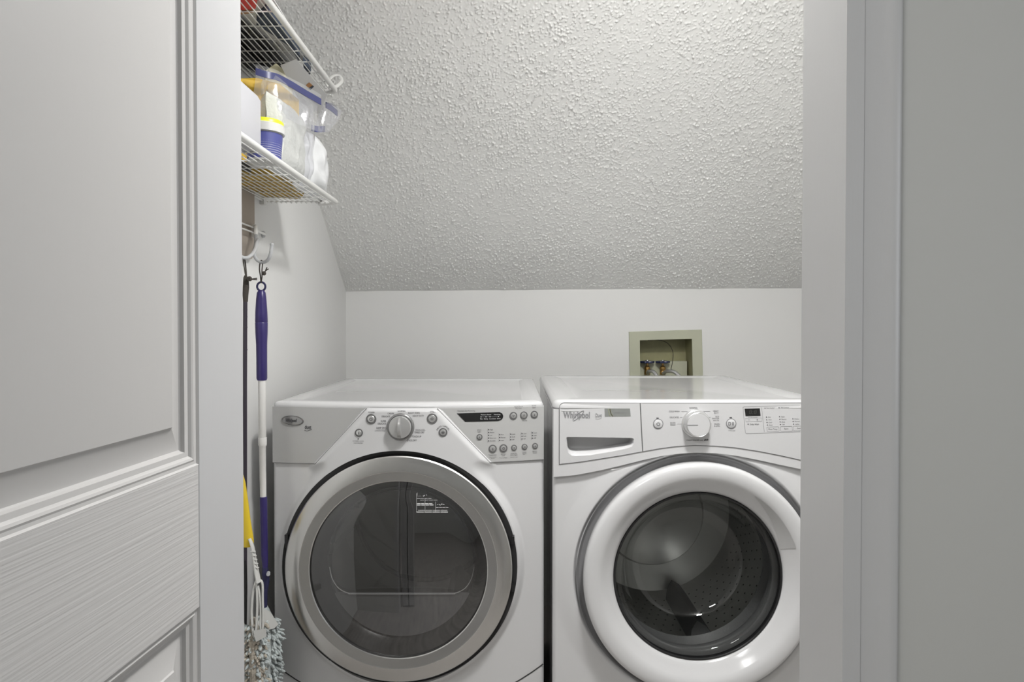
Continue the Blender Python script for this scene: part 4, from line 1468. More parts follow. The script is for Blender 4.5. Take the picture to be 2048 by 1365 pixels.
b.loops([ringy(fo, DB + 0.0), ringy(fo, DB - 0.005), ringy(fo, DB - 0.007, 0.012), ringy(fi, DB - 0.007), ringy(fi, DB + 0.0)], False, False)
b.build('frame', M_boxg, bx, smooth=False)
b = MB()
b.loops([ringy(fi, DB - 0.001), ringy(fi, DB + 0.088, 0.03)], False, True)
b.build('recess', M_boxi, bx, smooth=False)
lz = P(1330, 722, DB + 0.088).z
MB().box(fi[0].x + 0.004, fi[1].x - 0.004, DB + 0.055, DB + 0.087, BZ0 + 0.03, lz).build('ledge', M_boxg, bx, smooth=False)
for i, px in enumerate((1294.5, 1325.5)):
    Dv = DB + 0.034
    h = P(px, 724.5, Dv)
    v = MB()
    v.lathe_z(h.x, Dv, [(0.001, h.z - 0.004), (0.005, h.z - 0.004), (0.0045, h.z - 0.014), (0.006, h.z - 0.016), (0.0115, h.z - 0.021), (0.0125, h.z - 0.028), (0.010, h.z - 0.036), (0.012, h.z - 0.040), (0.012, h.z - 0.052), (0.001, h.z - 0.052)], 20)
    vb = v.build('valve_body', M_brass, bx)
    w = MB()
    ring = []
    for r_, z_ in ((0.001, 0.006), (0.008, 0.006), (0.020, 0.003), (0.0265, 0.004), (0.028, 0.0), (0.026, -0.004), (0.018, -0.002), (0.006, -0.005), (0.001, -0.005)):
        ring.append([(h.x + r_ * (1 + 0.10 * math.cos(6 * a) * (r_ > 0.015)) * math.cos(a), Dv + r_ * (1 + 0.10 * math.cos(6 * a) * (r_ > 0.015)) * math.sin(a), h.z + z_) for a in [2 * math.pi * k / 36 for k in range(36)]])
    w.loops(ring, False, False)
    w.build('valve_handle', M_valve, vb)
    MB().lathe_z(h.x, Dv, [(0.001, h.z + 0.009), (0.006, h.z + 0.008), (0.007, h.z + 0.005)], 12).build('handle_screw', M_chrome, vb)
    # braided hose leaving the valve and dropping behind the washer
    s = -1 if i == 0 else 1
    hx_, hz_ = h.x, h.z - 0.046
    path = spline([(hx_, Dv - 0.010, hz_), (hx_ + (0.0 if i == 0 else 0.012), Dv - 0.035, hz_ + 0.010), (hx_ + (0.018 if i == 0 else 0.040), Dv - 0.065, hz_ + 0.004),
                   (hx_ + (0.03 if i == 0 else 0.062), Dv - 0.09, hz_ - 0.05), (hx_ + (0.03 if i == 0 else 0.068), Dv - 0.10, hz_ - 0.25), (hx_ + 0.03, Dv - 0.11, 0.5)], 8)
    hb = MB().tube(path, 0.0075, 10)
    tag(hb.build('water_hose', M_hose), 'braided steel hose on the %s blue valve in the wall box' % ('left' if i == 0 else 'right'), 'hose', 'washer supply hoses')
Dw = DB + 0.05
wire = spline([P(1296, 681, Dw), P(1315, 680.3, Dw), P(1330, 684, Dw), P(1340, 692, Dw), P(1345.5, 704, Dw), P(1346, 716, Dw), P(1344, 730, Dw), P(1342, 738, Dw - 0.02)], 8)
wb = MB().tube(wire, 0.0013, 6).build('wire', M_cord)
tag(wb, 'thin dark wire curving inside the green wall box', 'wire')

# ------------------------------------------------------------------ wire shelves on the left wall
LX = -0.4826
DE = 1.882
Z_UP = CAM_Z + 0.641
Z_LO = CAM_Z + 0.3365
SH0 = DF + 0.02


def wire_shelf(zd, label):
    t = thing('wire_shelf', (-W, (SH0 + DE) / 2, zd), label, 'shelf', 'white wire shelves on the left closet wall')
    r = 0.016
    front = [(LX, SH0, zd), (LX, DE - r, zd)] + [(LX - r + r * math.cos(a), DE - r + r * math.sin(a), zd) for a in [math.pi / 2 * k / 6 for k in range(1, 7)]] + [(LX - 0.05, DE, zd - 0.002)]
    MB().tube(front, 0.0070, 12).build('front_rod', M_wire, t)
    MB().tube([(-W + 0.006, SH0, zd), (-W + 0.006, DE, zd)], 0.003, 8).build('rear_rod', M_wire, t)
    first = None
    for i in range(13):
        x = LX - 0.0145 - i * 0.0137
        if first is None:
            o = MB().tube([(x, SH0, zd - 0.001), (x, DE + 0.004, zd - 0.001)], 0.0013, 6).build('deck_wire', M_wire, t)
            first = (o.data, x)
        else:
            o = new_obj('deck_wire', first[0], None, t)
            o.location = (x - first[1], 0, 0)
    first = None
    for i in range(15):
        y = DE - 0.004 - i * 0.067
        if first is None:
            o = MB().tube([(-W + 0.004, y, zd + 0.0014), (LX - 0.001, y, zd + 0.0014)], 0.0014, 6).build('cross_wire', M_wire, t)
            first = (o.data, y)
        else:
            o = new_obj('cross_wire', first[0], None, t)
            o.location = (0, y - first[1], 0)
    for y in (DE - 0.03, 1.2):
        MB().box(-W, -W + 0.012, y - 0.008, y + 0.008, zd - 0.012, zd + 0.006).build('wall_clip', M_wire, t, smooth=False)
    return t


up = wire_shelf(Z_UP, 'upper white wire shelf, partly cut by the top of the photo')
lo = wire_shelf(Z_LO, 'lower white wire shelf holding the zip bags and yellow-lidded tub')
# loop of strap at the far end of the upper shelf
e = Vector((LX, DE, Z_UP))
lp = spline([P(652, 178, 1.885), P(655, 166, 1.90), P(661, 156, 1.915), P(671, 150.5, 1.925), P(681, 153, 1.93), P(684, 162, 1.925), P(677, 170, 1.91), P(668, 176, 1.90)], 8)
sb = MB().tube(lp, 0.0046, 8, flat=0.6).build('strap_loop', M_wire)
tag(sb, 'pale curled strap looped around the far end of the upper shelf', 'strap')


# ------------------------------------------------------------------ soft shapes
def pillow(name, org, ux, uz, un, w, h, t, material, parent=None, nu=22, nv=22, noise=0.0, seed=1, power=2.5, shape=None):
    r = np.random.default_rng(seed)
    ph = r.uniform(0, 6.28, (10, 3))
    fr_ = r.normal(0, 9, (10, 3))

    def nz(p):
        return float(np.sin(fr_ @ np.array(p) * 2.2 + ph[:, 0]).sum()) / 4
    ux, uz, un = Vector(ux).normalized(), Vector(uz).normalized(), Vector(un).normalized()
    b = MB()
    for side in (1, -1):
        vs = []
        for j in range(nv + 1):
            for i in range(nu + 1):
                u, v = i / nu, j / nv
                du, dv = 1 - abs(2 * u - 1) ** power, 1 - abs(2 * v - 1) ** power
                th = t / 2 * max(0, du) ** 0.6 * max(0, dv) ** 0.6
                x, z = (u - 0.5) * w, v * h
                if shape:
                    x, z = shape(u, v, x, z)
                p = Vector(org) + ux * x + uz * z
                d = nz((u * w * 5, v * h * 5, side * 0.7)) * noise
                edge = min(1, 8 * min(u, 1 - u, v, 1 - v))
                p += un * (side * th + d * (0.3 + 0.7 * edge))
                if not edge:
                    p += un * nz((u, v, 0)) * noise * 0
                vs.append(p)
        fs = []
        for j in range(nv):
            for i in range(nu):
                a_ = j * (nu + 1) + i
                q = (a_, a_ + 1, a_ + nu + 2, a_ + nu + 1)
                fs.append(q if side == 1 else q[::-1])
        b.add(vs, fs)
    return b.build(name, material, parent, angle=80)


def box_thing(name, x0, x1, y0, y1, z0, z1, m, bev=0.003, parent=None):
    r = rrect(x0, x1, y0, y1, min(bev, (x1 - x0) / 3, (y1 - y0) / 3), 4)
    r2 = rrect(x0 + bev * 0.5, x1 - bev * 0.5, y0 + bev * 0.5, y1 - bev * 0.5, bev, 4)
    b = MB()
    b.loops([[(x, y, z0) for x, y in r2], [(x, y, z0 + bev) for x, y in r], [(x, y, z1 - bev) for x, y in r], [(x, y, z1) for x, y in r2]])
    return b.build(name, m, parent, angle=40)


ZL = Z_LO + 0.003
ZU = Z_UP + 0.003
# white carton nearest the camera on the lower shelf
far_y = -0.492 * F_PX / (525 - 1023.5)
far_y = 0.494 * F_PX / 498.0
tag(box_thing('carton', -0.60, -0.494, far_y - 0.20, far_y, ZL, P(524, 196, far_y).z, M_wbox, 0.008), 'plain white carton at the near end of the lower shelf', 'box')
# tub with lime lid and blue label
tc_ = Vector((-0.519, 1.435, ZL))
tub = thing('tub', tc_, 'white tub with lime yellow lid and blue label on the lower shelf', 'tub')
zt_ = P(540, 246, 1.435).z
MB().lathe_z(tc_.x, tc_.y, [(0.001, ZL), (0.032, ZL), (0.033, ZL + 0.003), (0.0365, zt_ - 0.022), (0.001, zt_ - 0.022)], 48).build('tub_body', M_wplas, tub)
MB().lathe_z(tc_.x, tc_.y, [(0.0336, ZL + 0.004), (0.0373, zt_ - 0.026)], 48).build('label_band', M_tublab, tub)
MB().lathe_z(tc_.x, tc_.y, [(0.0365, zt_ - 0.024), (0.0415, zt_ - 0.024), (0.0420, zt_ - 0.008), (0.0395, zt_ - 0.006)], 48).build('collar', M_wplas, tub)
MB().lathe_z(tc_.x, tc_.y, [(0.0395, zt_ - 0.008), (0.0395, zt_ - 0.0005), (0.0380, zt_ + 0.002), (0.034, zt_ + 0.0015), (0.001, zt_)], 48).build('tub_lid', M_lime, tub)
for i in range(9):
    z = zt_ - 0.034 - i * 0.0045
    a0_ = math.radians(-75)
    rr = 0.0339 + 0.0036 * (z - ZL) / (zt_ - ZL)
    MB().tube([(tc_.x + rr * math.cos(a), tc_.y + rr * math.sin(a), z) for a in [math.radians(-80 + 95 * k / 12) for k in range(13)]], 0.0005, 4).build('label_print', M_inkw, tub)

along = Vector((0.10, 1, 0)).normalized()
side = Vector((1, -0.10, 0)).normalized()
# paper towels inside a clear zip bag
bagA = thing('zip_bag', (-0.53, 1.63, ZL), 'clear zip bag stuffed with white quilted paper on the lower shelf', 'bag')
pillow('quilted_paper', (-0.530, 1.590, ZL + 0.004), along, (0, 0, 1), side, 0.180, P(560, 200, 1.55).z - ZL, 0.052, M_towel, bagA, noise=0.004, seed=3, power=6)
pillow('bag_film', (-0.527, 1.605, ZL + 0.002), along, (0.0, 0.10, 1), side, 0.225, P(600, 190, 1.68).z - ZL, 0.068, M_bag, bagA, noise=0.004, seed=4, power=5)
# tall zip bag leaning behind it, blue zip on top
bagB = thing('zip_bag', (-0.60, 1.50, ZL), 'tall clear zip bag with a blue zip strip in front of the amber folder', 'bag')
z0b = [P(511, 143, 1.50), P(535, 150, 1.51), P(555, 155, 1.53), P(580, 168, 1.56), P(605, 183, 1.60), P(641, 204, 1.65)]
zpts = spline(z0b, 6)
b = MB()
b.loops([[p + Vector((0, 0, 0.0075)), p + Vector((0.002, 0, 0.0075)), p + Vector((0.002, 0, -0.0075)), p + Vector((0, 0, -0.0075))] for p in zpts])
b.build('zip_strip', M_zip, bagB)
b = MB()
top = [p + Vector((0, 0, 0.016)) for p in zpts]
rows = []
for k in range(9):
    t = k / 8
    rows.append([Vector((p.x - 0.02 * t * (1 - t) + 0.004 * math.sin(9 * i / len(top) + 5 * t), p.y, p.z * (1 - 0.45 * t) + (ZL + 0.01) * 0.45 * t)) for i, p in enumerate(top)])
b.loops(rows, False, False, False)
b.build('bag_film', M_bag, bagB, angle=80)
# second loose bag corner with zip at the far end
bagC = thing('zip_bag', (-0.50, 1.83, ZL), 'small clear zip bag corner sticking out at the far end of the lower shelf', 'bag')
zc = spline([P(651, 210, 1.80), P(661, 216, 1.82), P(674, 227, 1.85)], 5)
b = MB()
b.loops([[p + Vector((0, 0, 0.008)), p + Vector((0.002, 0, 0.008)), p + Vector((0.002, 0, -0.008)), p + Vector((0, 0, -0.008))] for p in zc])
b.build('zip_strip', M_zip, bagC)
b = MB()
fa = [P(652, 205, 1.80), P(676, 222, 1.85), P(668, 240, 1.84), P(648, 265, 1.81), P(630, 262, 1.79), P(640, 215, 1.79)]
b.loops([[p for p in fa], [p + Vector((0.012, 0, 0)) for p in fa]])
b.build('bag_film', M_bag, bagC, angle=80)
zp = spline([P(622, 256, 1.77), P(634, 258.5, 1.79), P(648, 258, 1.82)], 5)
b = MB()
b.loops([[p + Vector((0, 0, 0.008)), p + Vector((0.003, 0, 0.008)), p + Vector((0.003, 0, -0.008)), p + Vector((0, 0, -0.008))] for p in zp])
b.build('zip_strip', M_zip, bagC)
# white plastic bag at the far end
wbg = pillow('plastic_bag', (-0.535, 1.785, ZL + 0.001), Vector((0.15, 1, 0)), (0, 0, 1), Vector((1, -0.15, 0)), 0.205, 0.160, 0.095, M_wbag, None, 30, 30, 0.007, 9, 2.6,
             shape=lambda u, v, x, z: (x * (1.0 - 0.55 * v ** 1.4) - 0.012 * v, z))
tag(wbg, 'crumpled white plastic bag bulging at the far end of the lower shelf', 'bag')


def sheet(name, quad, thick, m, label=None, cat=None, parent=None):
    q = [Vector(p) for p in quad]
    nn = (q[1] - q[0]).cross(q[3] - q[0]).normalized() * thick
    b = MB()
    b.loops([q, [p + nn for p in q]])
    o = b.build(name, m, parent, smooth=False)
    if label:
        tag(o, label, cat)
    return o


# card and manila notepad standing behind the bags
card_t = thing('card', P(615, 200, 1.66), 'grey-white card with a small brown stamp leaning behind the zip bags', 'card')
cA, cB, cC = P(561, 131, 1.608), P(592, 118.5, 1.606), P(654, 190, 1.735)
cN = (cB - cA).cross(cC - cA).normalized()


def on_card(px, py, lift=0.0):
    d_ = P(px, py, 1.0) - cam.location
    t_ = (cA - cam.location).dot(cN) / d_.dot(cN)
    return cam.location + d_ * t_ * (1 - lift)


sheet('card_sheet', [cA, cB, cC, on_card(640, 226), on_card(600, 205)], 0.001, M_envel, parent=card_t)
sheet('stamp', [on_card(*q, 0.001) for q in ((611.5, 171), (618.5, 165), (628, 173.5), (621, 180))], 0.0004, M_brown, parent=card_t)
sheet('stamp_edge', [on_card(*q, 0.0016) for q in ((617, 177), (625.5, 171.2), (628, 173.5), (621, 180))], 0.0002, M_navyf, parent=card_t)
sheet('notepad', [P(530, 143, 1.60), P(553, 127, 1.625), P(585, 157, 1.69), P(585, 250, 1.69), P(535, 250, 1.60)], 0.004, M_manila, 'pale yellow notepad corner behind the tall zip bag', 'notepad')
sheet('folder', [P(440, 160, 1.49), P(480, 157, 1.52), P(515, 156, 1.545), P(560, 168, 1.585), P(598, 200, 1.62), P(598, 300, 1.62), P(440, 335, 1.49)], 0.006, M_amber, 'amber yellow folder at the rear of the lower shelf', 'folder')
def low_slab(name, pts_px, h1, m, label, cat):
    q = []
    for x, y in pts_px:
        p = P(x, y, (ZL - CAM_Z) * F_PX / (HORIZON - y))
        q.append((p.x, p.y))
    b = MB()
    b.loops([[(x, y, ZL) for x, y in q], [(x, y, ZL + h1) for x, y in q]])
    tag(b.build(name, m, smooth=False), label, cat)


low_slab('packet', [(430, 322), (500, 350), (545, 353), (608, 390), (600, 399), (536, 396), (430, 352)], 0.016, M_amber2, 'flat amber packet lying along the wall on the lower shelf', 'packet')
low_slab('strip', [(440, 322), (470, 322), (503, 344), (497, 347), (440, 325)], 0.012, M_blackf, 'short black strip beside the amber packet on the lower shelf', 'strip')

# things on the upper shelf, seen through its wires
def deck(px, py, h=0.0):
    D = (ZU + h - CAM_Z) * F_PX / (HORIZON - py)
    p = P(px, py, D)
    return (p.x, p.y)


def slab(name, pts_px, h0, h1, m, parent=None, label=None, cat=None):
    q = [deck(x, y, h0) for x, y in pts_px]
    b = MB()
    b.loops([[(x, y, ZU + h0) for x, y in q], [(x, y, ZU + h1) for x, y in q]])
    o = b.build(name, m, parent, smooth=False)
    if label:
        tag(o, label, cat)
    return o


slab('carton', [(440, 0), (444, -60), (500, -60), (516, 0), (511, 22), (470, 26)], 0.0, 0.06, M_red, None, 'red carton at the near end of the upper shelf', 'box')
slab('wooden_block', [(440, 28), (470, 27), (508, 23.5), (507, 30), (485, 33), (440, 36)], 0.0, 0.03, M_brown, None, 'brown strip beside the red carton on the upper shelf', 'block')
slab('pouch', [(534, 26), (528, 34), (513, 48), (513, 55), (530, 64), (555, 80), (580, 98), (598, 125), (600, 116), (584, 90), (566, 66), (550, 43), (538, 26)], 0.0, 0.018, M_navyf, None, 'dark slate pointed pouch lying against the upper shelf front rod', 'pouch')
slab('case', [(606, 129), (618, 139), (622, 147), (618, 156), (608, 144)], 0.0, 0.03, M_navyf, None, 'small dark case at the far end of the upper shelf', 'case')
bk = thing('leaflet', (-0.55, 1.55, ZU + 0.02), 'white printed leaflet on top of the upper shelf pouch', 'leaflet')
slab('page', [(440, 36), (470, 34), (518, 2), (545, 0), (570, 40), (625, 135), (600, 125), (575, 125), (552, 108), (530, 88), (505, 76), (485, 68), (440, 62)], 0.0195, 0.0215, M_paper, bk)
for x0, y0, x1, y1, w in ((528, 75, 538, 84, 3), (540, 82, 546, 88, 3), (536, 88, 548, 99, 1.2), (552, 88, 560, 97, 2), (554, 95, 560, 101, 1.2), (580, 110, 585, 116, 1.5), (512, 6, 530, 4, 1)):
    a_, b_ = deck(x0, y0, 0.019), deck(x1, y1, 0.019)
    MB().tube([(a_[0], a_[1], ZU + 0.0195), (b_[0], b_[1], ZU + 0.0195)], w * 0.0006, 5).build('print_mark', M_inkg, bk)
net = thing('cable_coil', (-0.62, 1.62, ZU), 'tangle of black cable coiled at the rear of the upper shelf', 'cable')
for k in range(5):
    r_ = 0.052 - 0.007 * k
    MB().tube([(-0.619 + r_ * math.cos(a) * (1 + 0.05 * math.sin(3 * a + k)), 1.62 + (0.19 - 0.02 * k) * math.sin(a) + 0.012 * math.sin(2 * a + k), ZU + 0.006 + 0.004 * (k % 3) + 0.001 * math.sin(4 * a)) for a in [2 * math.pi * i / 48 for i in range(48)]],
              0.0052, 7, True).build('cable_turn', M_blackf, net)
tag(box_thing('tray', -0.672, -0.580, 1.40, 1.84, ZU + 0.024, ZU + 0.06, M_blackf, 0.005), 'black tray resting on the cable coil on the upper shelf', 'tray')

# ------------------------------------------------------------------ hook rail, board, mop, broom and duster at the left
# board behind the rail
def board():
    t = thing('hanging_board', (-W + 0.006, 1.70, P(500, 515, 1.74).z), 'beige rounded board hanging on the wall behind the hook rail', 'board')
    zt1, zb1 = P(500, 375, 1.70).z, P(500, 517, 1.72).z
    y1 = 0.672 * F_PX / (1023.5 - 507)
    y0 = y1 - 0.20
    prof = [(y0, zb1 + 0.05), (y0, zt1), (y1, zt1), (y1, zb1 + 0.03), (y1 - 0.006, zb1 + 0.012), (y1 - 0.02, zb1 + 0.002), (y1 - 0.05, zb1), (y0 + 0.05, zb1), (y0 + 0.015, zb1 + 0.015)]
    b = MB()
    b.loops([[(-W + 0.0005, y, z) for y, z in prof], [(-W + 0.010, y, z) for y, z in prof], [(-W + 0.013, y + (0.003 if y < 1.7 else -0.003), z) for y, z in prof]])
    b.build('board_panel', M_beige, t, angle=40)


board()
rail = thing('hook_rail', (-W, 1.74, P(515, 463, 1.80).z), 'white two-bar rail with grey hooks on the left wall', 'hook rail')
yr = 0.655 * F_PX / (1023.5 - 509)
zr0, zr1 = P(508, 456, yr).z, P(508, 466, yr).z
for z in (zr0, zr1):
    MB().tube([(-0.655, 1.25, z), (-0.655, yr, z)], 0.0022, 8).build('rail_bar', M_wire, rail)
b = MB()
b.box(-0.660, -0.648, yr - 0.004, yr + 0.008, zr1 - 0.012, zr0 + 0.008)
b.tube([(-0.652, yr, (zr0 + zr1) / 2), (-0.655, yr + 0.06, (zr0 + zr1) / 2), (-W + 0.009, W * F_PX / (1023.5 - 525), P(525, 463, 1.80).z)], 0.0035, 8)
b.build('bracket', M_wire, rail, smooth=False)
p = P(525, 463, 1.80)
ysc = W * F_PX / (1023.5 - 525)
MB().loops(ring_solid(Vector((-W, ysc, p.z)), Vector((1, -0.2, 0)), [(0.009, 0), (0.009, 0.005), (0.006, 0.007), (0, 0.0072)], 20), False, False).build('screw_plate', M_hook, rail)
MB().loops(ring_solid(Vector((-W + 0.007, ysc, p.z)), Vector((1, -0.2, 0)), [(0.0035, 0), (0.0035, 0.002), (0, 0.0025)], 12), False, False).build('screw', M_gasket, rail)
# hooks: two J shapes, the front one showing its upturned tip
DM = 1.655
h1 = spline([P(512, 470, 1.70), P(511, 490, 1.69), P(508, 505, 1.67), P(513, 519, 1.66), P(524, 525, DM), P(535, 521, 1.645), P(541, 509, 1.64), P(544, 490, 1.64)], 6)
MB().tube(h1, [0.0042] * (len(h1) - 1) + [0.0042], 10).build('hook', M_hook, rail)
MB().loops(ring_solid(P(544, 489.5, 1.64), Vector((0, 0, 1)), [(0.0042, -0.003), (0.0052, 0), (0.0045, 0.003), (0, 0.0045)], 12), False, False).build('hook_tip', M_hook, rail)
h2 = spline([P(516, 479, 1.70), P(513, 488, 1.67), P(510, 500, 1.64), P(502, 511, 1.61), P(492, 516, 1.59), P(480, 512, 1.58), P(474, 500, 1.58)], 6)
MB().tube(h2, 0.0042, 10).build('hook', M_hook, rail)
MB().tube([P(511, 454, 1.735), P(512, 480, 1.70)], 0.005, 8).build('hook_stem', M_wire, rail)

# mop: cord, ring, blue grip, white pole, blue sleeve, joint, head
mop = thing('mop', P(530, 1365, DM), 'mop with purple-blue grip, white pole and pale blue chenille head beside the dryer', 'mop')
px2m = DM / F_PX


def turned(name, prof_px, D, m, parent, cxs=None, n=20):
    """prof_px: (centre x, y, half width) from top to bottom, turned about a vertical line"""
    rings = []
    for cx, py, hw in prof_px:
        c = P(cx, py, D)
        rings.append([(c.x + hw * D / F_PX * math.cos(a), c.y + hw * D / F_PX * math.sin(a), c.z) for a in [2 * math.pi * i / n for i in range(n)]])
    b = MB()
    b.loops(rings)
    return b.build(name, m, parent, angle=40)


rc_ = P(522.5, 573.5, DM)
MB().tube([(rc_.x + 0.0100 * math.cos(a), rc_.y, rc_.z + 0.0105 * math.sin(a)) for a in [2 * math.pi * i / 24 for i in range(24)]], 0.0026, 8, True).build('hanging_ring', M_navy, mop)
turned('grip', [(522.5, 581, 5.5), (522.5, 586, 8.5), (522.5, 600, 10), (522.6, 625, 11.6), (522.8, 644, 12.2), (522.8, 645.2, 11.6), (522.8, 646.4, 12.2), (523, 665, 11.8), (523.3, 690, 10.6), (523.5, 720, 10.4), (523.8, 757, 10.4), (523.8, 761, 9)], DM, M_blue, mop)
turned('pole', [(524, 758, 7.6), (525, 890, 7.4), (525, 891, 6.6), (526.5, 997, 6.0)], DM, M_pole, mop)
turned('pole_collar', [(525, 876, 8.3), (525.2, 890, 8.3), (525.2, 893, 7)], DM, M_pole, mop)
turned('sleeve', [(527, 994, 6.6), (527, 997, 7.2), (528, 1060, 7.0), (529, 1110, 6.8), (530, 1126, 5.8), (530, 1140, 5.0)], DM, M_blue, mop)
jb = MB()
jb.tube([P(530, 1135, DM), P(531, 1150, DM), P(532, 1165, DM), P(530, 1185, DM), P(529, 1222, DM)], [0.007, 0.009, 0.008, 0.006, 0.0065], 12)
jb.build('joint', M_navy, mop)
MB().loops(ring_solid(P(536.5, 1149, DM - 0.012), Vector((0.3, -1, 0)), [(0.0045, -0.008), (0.0045, 0.002), (0, 0.0025)], 16), False, False).build('pivot', M_hook, mop)
cd = spline([P(522, 566, DM), P(521, 553, DM), P(519, 540, DM), P(520, 527, DM), P(523, 521, DM - 0.001), P(525, 527, DM - 0.003), P(524, 540, DM - 0.004), P(524, 553, DM - 0.003), P(522.5, 567, DM - 0.002)], 6)
MB().tube(cd, 0.0015, 6).build('cord', M_cord, mop)
MB().loops(ring_solid(P(528, 547, DM - 0.006), Vector((0.3, -1, 0.2)), [(0.001, -0.004), (0.005, -0.002), (0.005, 0.002), (0.001, 0.004)], 10), False, False).build('knot', M_cord, mop)
for ex, ey in ((534, 535), (537, 538)):
    MB().tube([P(528, 547, DM - 0.006), P(531, 542, DM - 0.006), P(ex, ey, DM - 0.006)], 0.0014, 6).build('cord_end', M_cord, mop)
# head: a folded flat plate wrapped in chenille tufts
hd = MB()
hd.tube([P(530, 1215, DM), P(533, 1240, DM), P(538, 1290, DM), P(536, 1365, DM), P(534, 1420, DM), P(533, 1440, DM)], [0.010, 0.026, 0.030, 0.030, 0.026, 0.012], 16, flat=0.55)
hd.build('head_pad', M_chen, mop)
sp = MB()
sp.loops([[P(528, 1218, DM - 0.02), P(540, 1224, DM - 0.02), P(557, 1250, DM - 0.015), P(548, 1258, DM - 0.02), P(530, 1262, DM - 0.03), P(514, 1250, DM - 0.028)],
          [P(528, 1218, DM - 0.005), P(540, 1224, DM - 0.005), P(557, 1250, DM), P(548, 1258, DM), P(530, 1262, DM - 0.01), P(514, 1250, DM - 0.01)]])
sp.build('head_plate', M_wplas, mop)
tf = MB()
tr = random.Random(5)


def tuft(b, c, d, L, r):
    d = Vector(d).normalized()
    b.tube([c, c + d * L * 0.25, c + d * L * 0.6, c + d * L], [r * 0.45, r, r * 0.95, r * 0.35], 7)


for i in range(620):
    py = tr.uniform(1232, 1450)
    a = tr.uniform(-math.pi, 0.3)
    base = P(tr.uniform(533, 541), py, DM)
    wv = 0.026 * (1 if py > 1260 else 0.7)
    d = Vector((math.cos(a), 0.75 * math.sin(a), tr.uniform(-1.5, -0.1)))
    tuft(tf, base + Vector((math.cos(a) * wv * 0.75, math.sin(a) * wv * 0.5, 0)), d, tr.uniform(0.013, 0.022), tr.uniform(0.0028, 0.0045))
tag(tf.build('chenille', M_chen, mop), kind='stuff')

# broom with a black pole, behind the door edge
DBm = 1.635
br = thing('broom', P(492, 1365, DBm), 'black-handled broom hanging just behind the folded door edge', 'broom')
turned('handle_tip', [(491, 551, 2), (492, 556, 5), (492, 575, 6), (491, 590, 5.5), (491, 604, 4.5)], DBm, M_cord, br)
turned('broom_pole', [(490.5, 600, 4.2), (490, 760, 4.0), (490, 1100, 4.0), (490.5, 1130, 3.6)], DBm, M_bpole, br)
for py in (620, 634, 655, 700):
    MB().loops(ring_solid(P(490.5, py, DBm), Vector((0, 0, 1)), [(0.001, -0.002), (0.0052, -0.0015), (0.0052, 0.0015), (0.001, 0.002)], 12), False, False).build('rib', M_bpole, br)
turned('broom_neck', [(489.5, 1120, 4.4), (490, 1180, 4.6), (489, 1250, 4.6)], DBm, M_black, br)
cd = spline([P(493, 556, DBm), P(492, 540, DBm), P(490, 522, DBm), P(488.5, 514, DBm - 0.004), P(487, 522, DBm - 0.004), P(490, 545, DBm - 0.004), P(493, 556, DBm - 0.004)], 6)
MB().tube(cd, 0.0016, 6).build('cord', M_cord, br)
MB().loops(ring_solid(P(499, 558, DBm - 0.01), Vector((0.3, -1, 0.2)), [(0.001, -0.005), (0.006, -0.002), (0.006, 0.002), (0.001, 0.005)], 10), False, False).build('knot', M_cord, br)
for dy_ in (-1.0, 1.8):
    MB().tube([P(499, 559, DBm - 0.01), P(506, 558.5 + dy_ * 0.5, DBm - 0.01), P(514, 558 + dy_, DBm - 0.01)], 0.0014, 6).build('cord_end', M_cord, br)
bh = MB()
bh.tube([P(488, 1245, DBm), P(490, 1300, DBm), P(490, 1420, DBm)], [0.008, 0.012, 0.016], 14, flat=0.5)
bh.build('broom_head', M_chenb, br)

# hand brush: yellow handle, white ribbed neck and looped holder
DH = 1.575
du = thing('duster', P(515, 1365, DH), 'yellow-handled duster with white looped prongs and soiled tufts', 'duster')
yq = MB()
rows = []
for t_, (cx, py, hw) in enumerate(((478, 940, 5), (484, 965, 6.5), (488, 1000, 8), (491, 1040, 10), (494, 1070, 12), (497, 1085, 11), (495, 1094, 8))):
    c = P(cx, py, DH)
    k = DH / F_PX
    rows.append([(c.x + hw * k * math.cos(a), c.y + 0.007 * math.sin(a), c.z) for a in [2 * math.pi * i / 16 for i in range(16)]])
yq.loops(rows)
yq.build('handle', M_yellow, du, angle=40)
nk = spline([P(499, 1078, DH - 0.008), P(505, 1095, DH - 0.009), P(509, 1120, DH - 0.009), P(513, 1145, DH - 0.009), P(517, 1165, DH - 0.009)], 6)
MB().tube(nk, [0.0056 + 0.0048 * (i / (len(nk) - 1)) for i in range(len(nk))], 10, flat=0.55).build('neck', M_wplas, du)
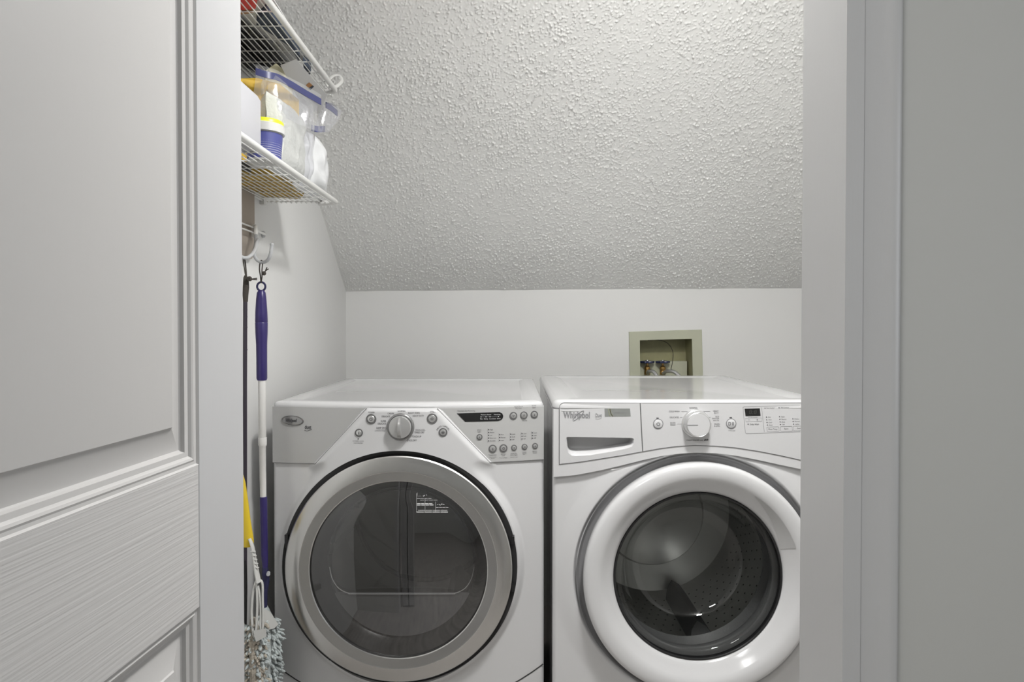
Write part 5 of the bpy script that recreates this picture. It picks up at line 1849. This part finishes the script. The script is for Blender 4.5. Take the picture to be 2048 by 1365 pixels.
for i, py in enumerate((1104, 1112, 1120, 1128, 1136)):
    p = P(506 + i * 1.7, py, DH - 0.014)
    MB().tube([p + Vector((-0.005, 0, 0)), p + Vector((0, -0.002, 0.0008)), p + Vector((0.006, 0, 0))], 0.0014, 6).build('neck_rib', M_wplas, du)
o1 = spline([P(x, y, DH - 0.009) for x, y in ((512, 1163), (506, 1188), (503.5, 1225), (506, 1262), (509, 1274), (512, 1262), (514.5, 1225), (514.5, 1193), (513, 1168))], 6)
MB().tube(o1, 0.0040, 8, flat=0.7).build('prong', M_wplas, du)
o2 = spline([P(x, y, DH - 0.007) for x, y in ((513, 1164), (520, 1161), (525, 1170), (525.5, 1200), (526.5, 1245), (524, 1264), (521.5, 1256), (521.5, 1225), (520, 1195), (516, 1172))], 6)
MB().tube(o2, 0.0036, 8, flat=0.7).build('prong', M_wplas, du)
pad = MB()
pad.tube([P(505, 1238, DH + 0.012), P(508, 1265, DH + 0.012), P(512, 1310, DH + 0.012), P(514, 1400, DH + 0.012), P(514, 1430, DH + 0.012)], [0.010, 0.022, 0.026, 0.028, 0.015], 14, flat=0.5)
pad.build('duster_pad', M_chenb, du)
for mi, mm in enumerate((M_chenb, M_chen)):
    tf = MB()
    for i in range(190):
        py = tr.uniform(1245, 1420)
        a = tr.uniform(-math.pi, 0)
        base = P(tr.uniform(506, 516), py, DH + 0.008)
        d = Vector((math.cos(a), 0.8 * math.sin(a), tr.uniform(-1.3, 0.1)))
        tuft(tf, base + Vector((math.cos(a) * 0.017, math.sin(a) * 0.010, 0)), d, tr.uniform(0.010, 0.017), tr.uniform(0.0030, 0.0050))
    tag(tf.build('tufts', mm, du), kind='stuff')
wt = MB()
wt.loops([[P(506, 1262, DH - 0.02), P(532, 1258, DH - 0.02), P(533, 1274, DH - 0.02), P(512, 1285, DH - 0.02)], [P(506, 1262, DH - 0.012), P(532, 1258, DH - 0.012), P(533, 1274, DH - 0.012), P(512, 1285, DH - 0.012)]])
wt.build('cloth_patch', M_wplas, du, smooth=False)

flush_texts()
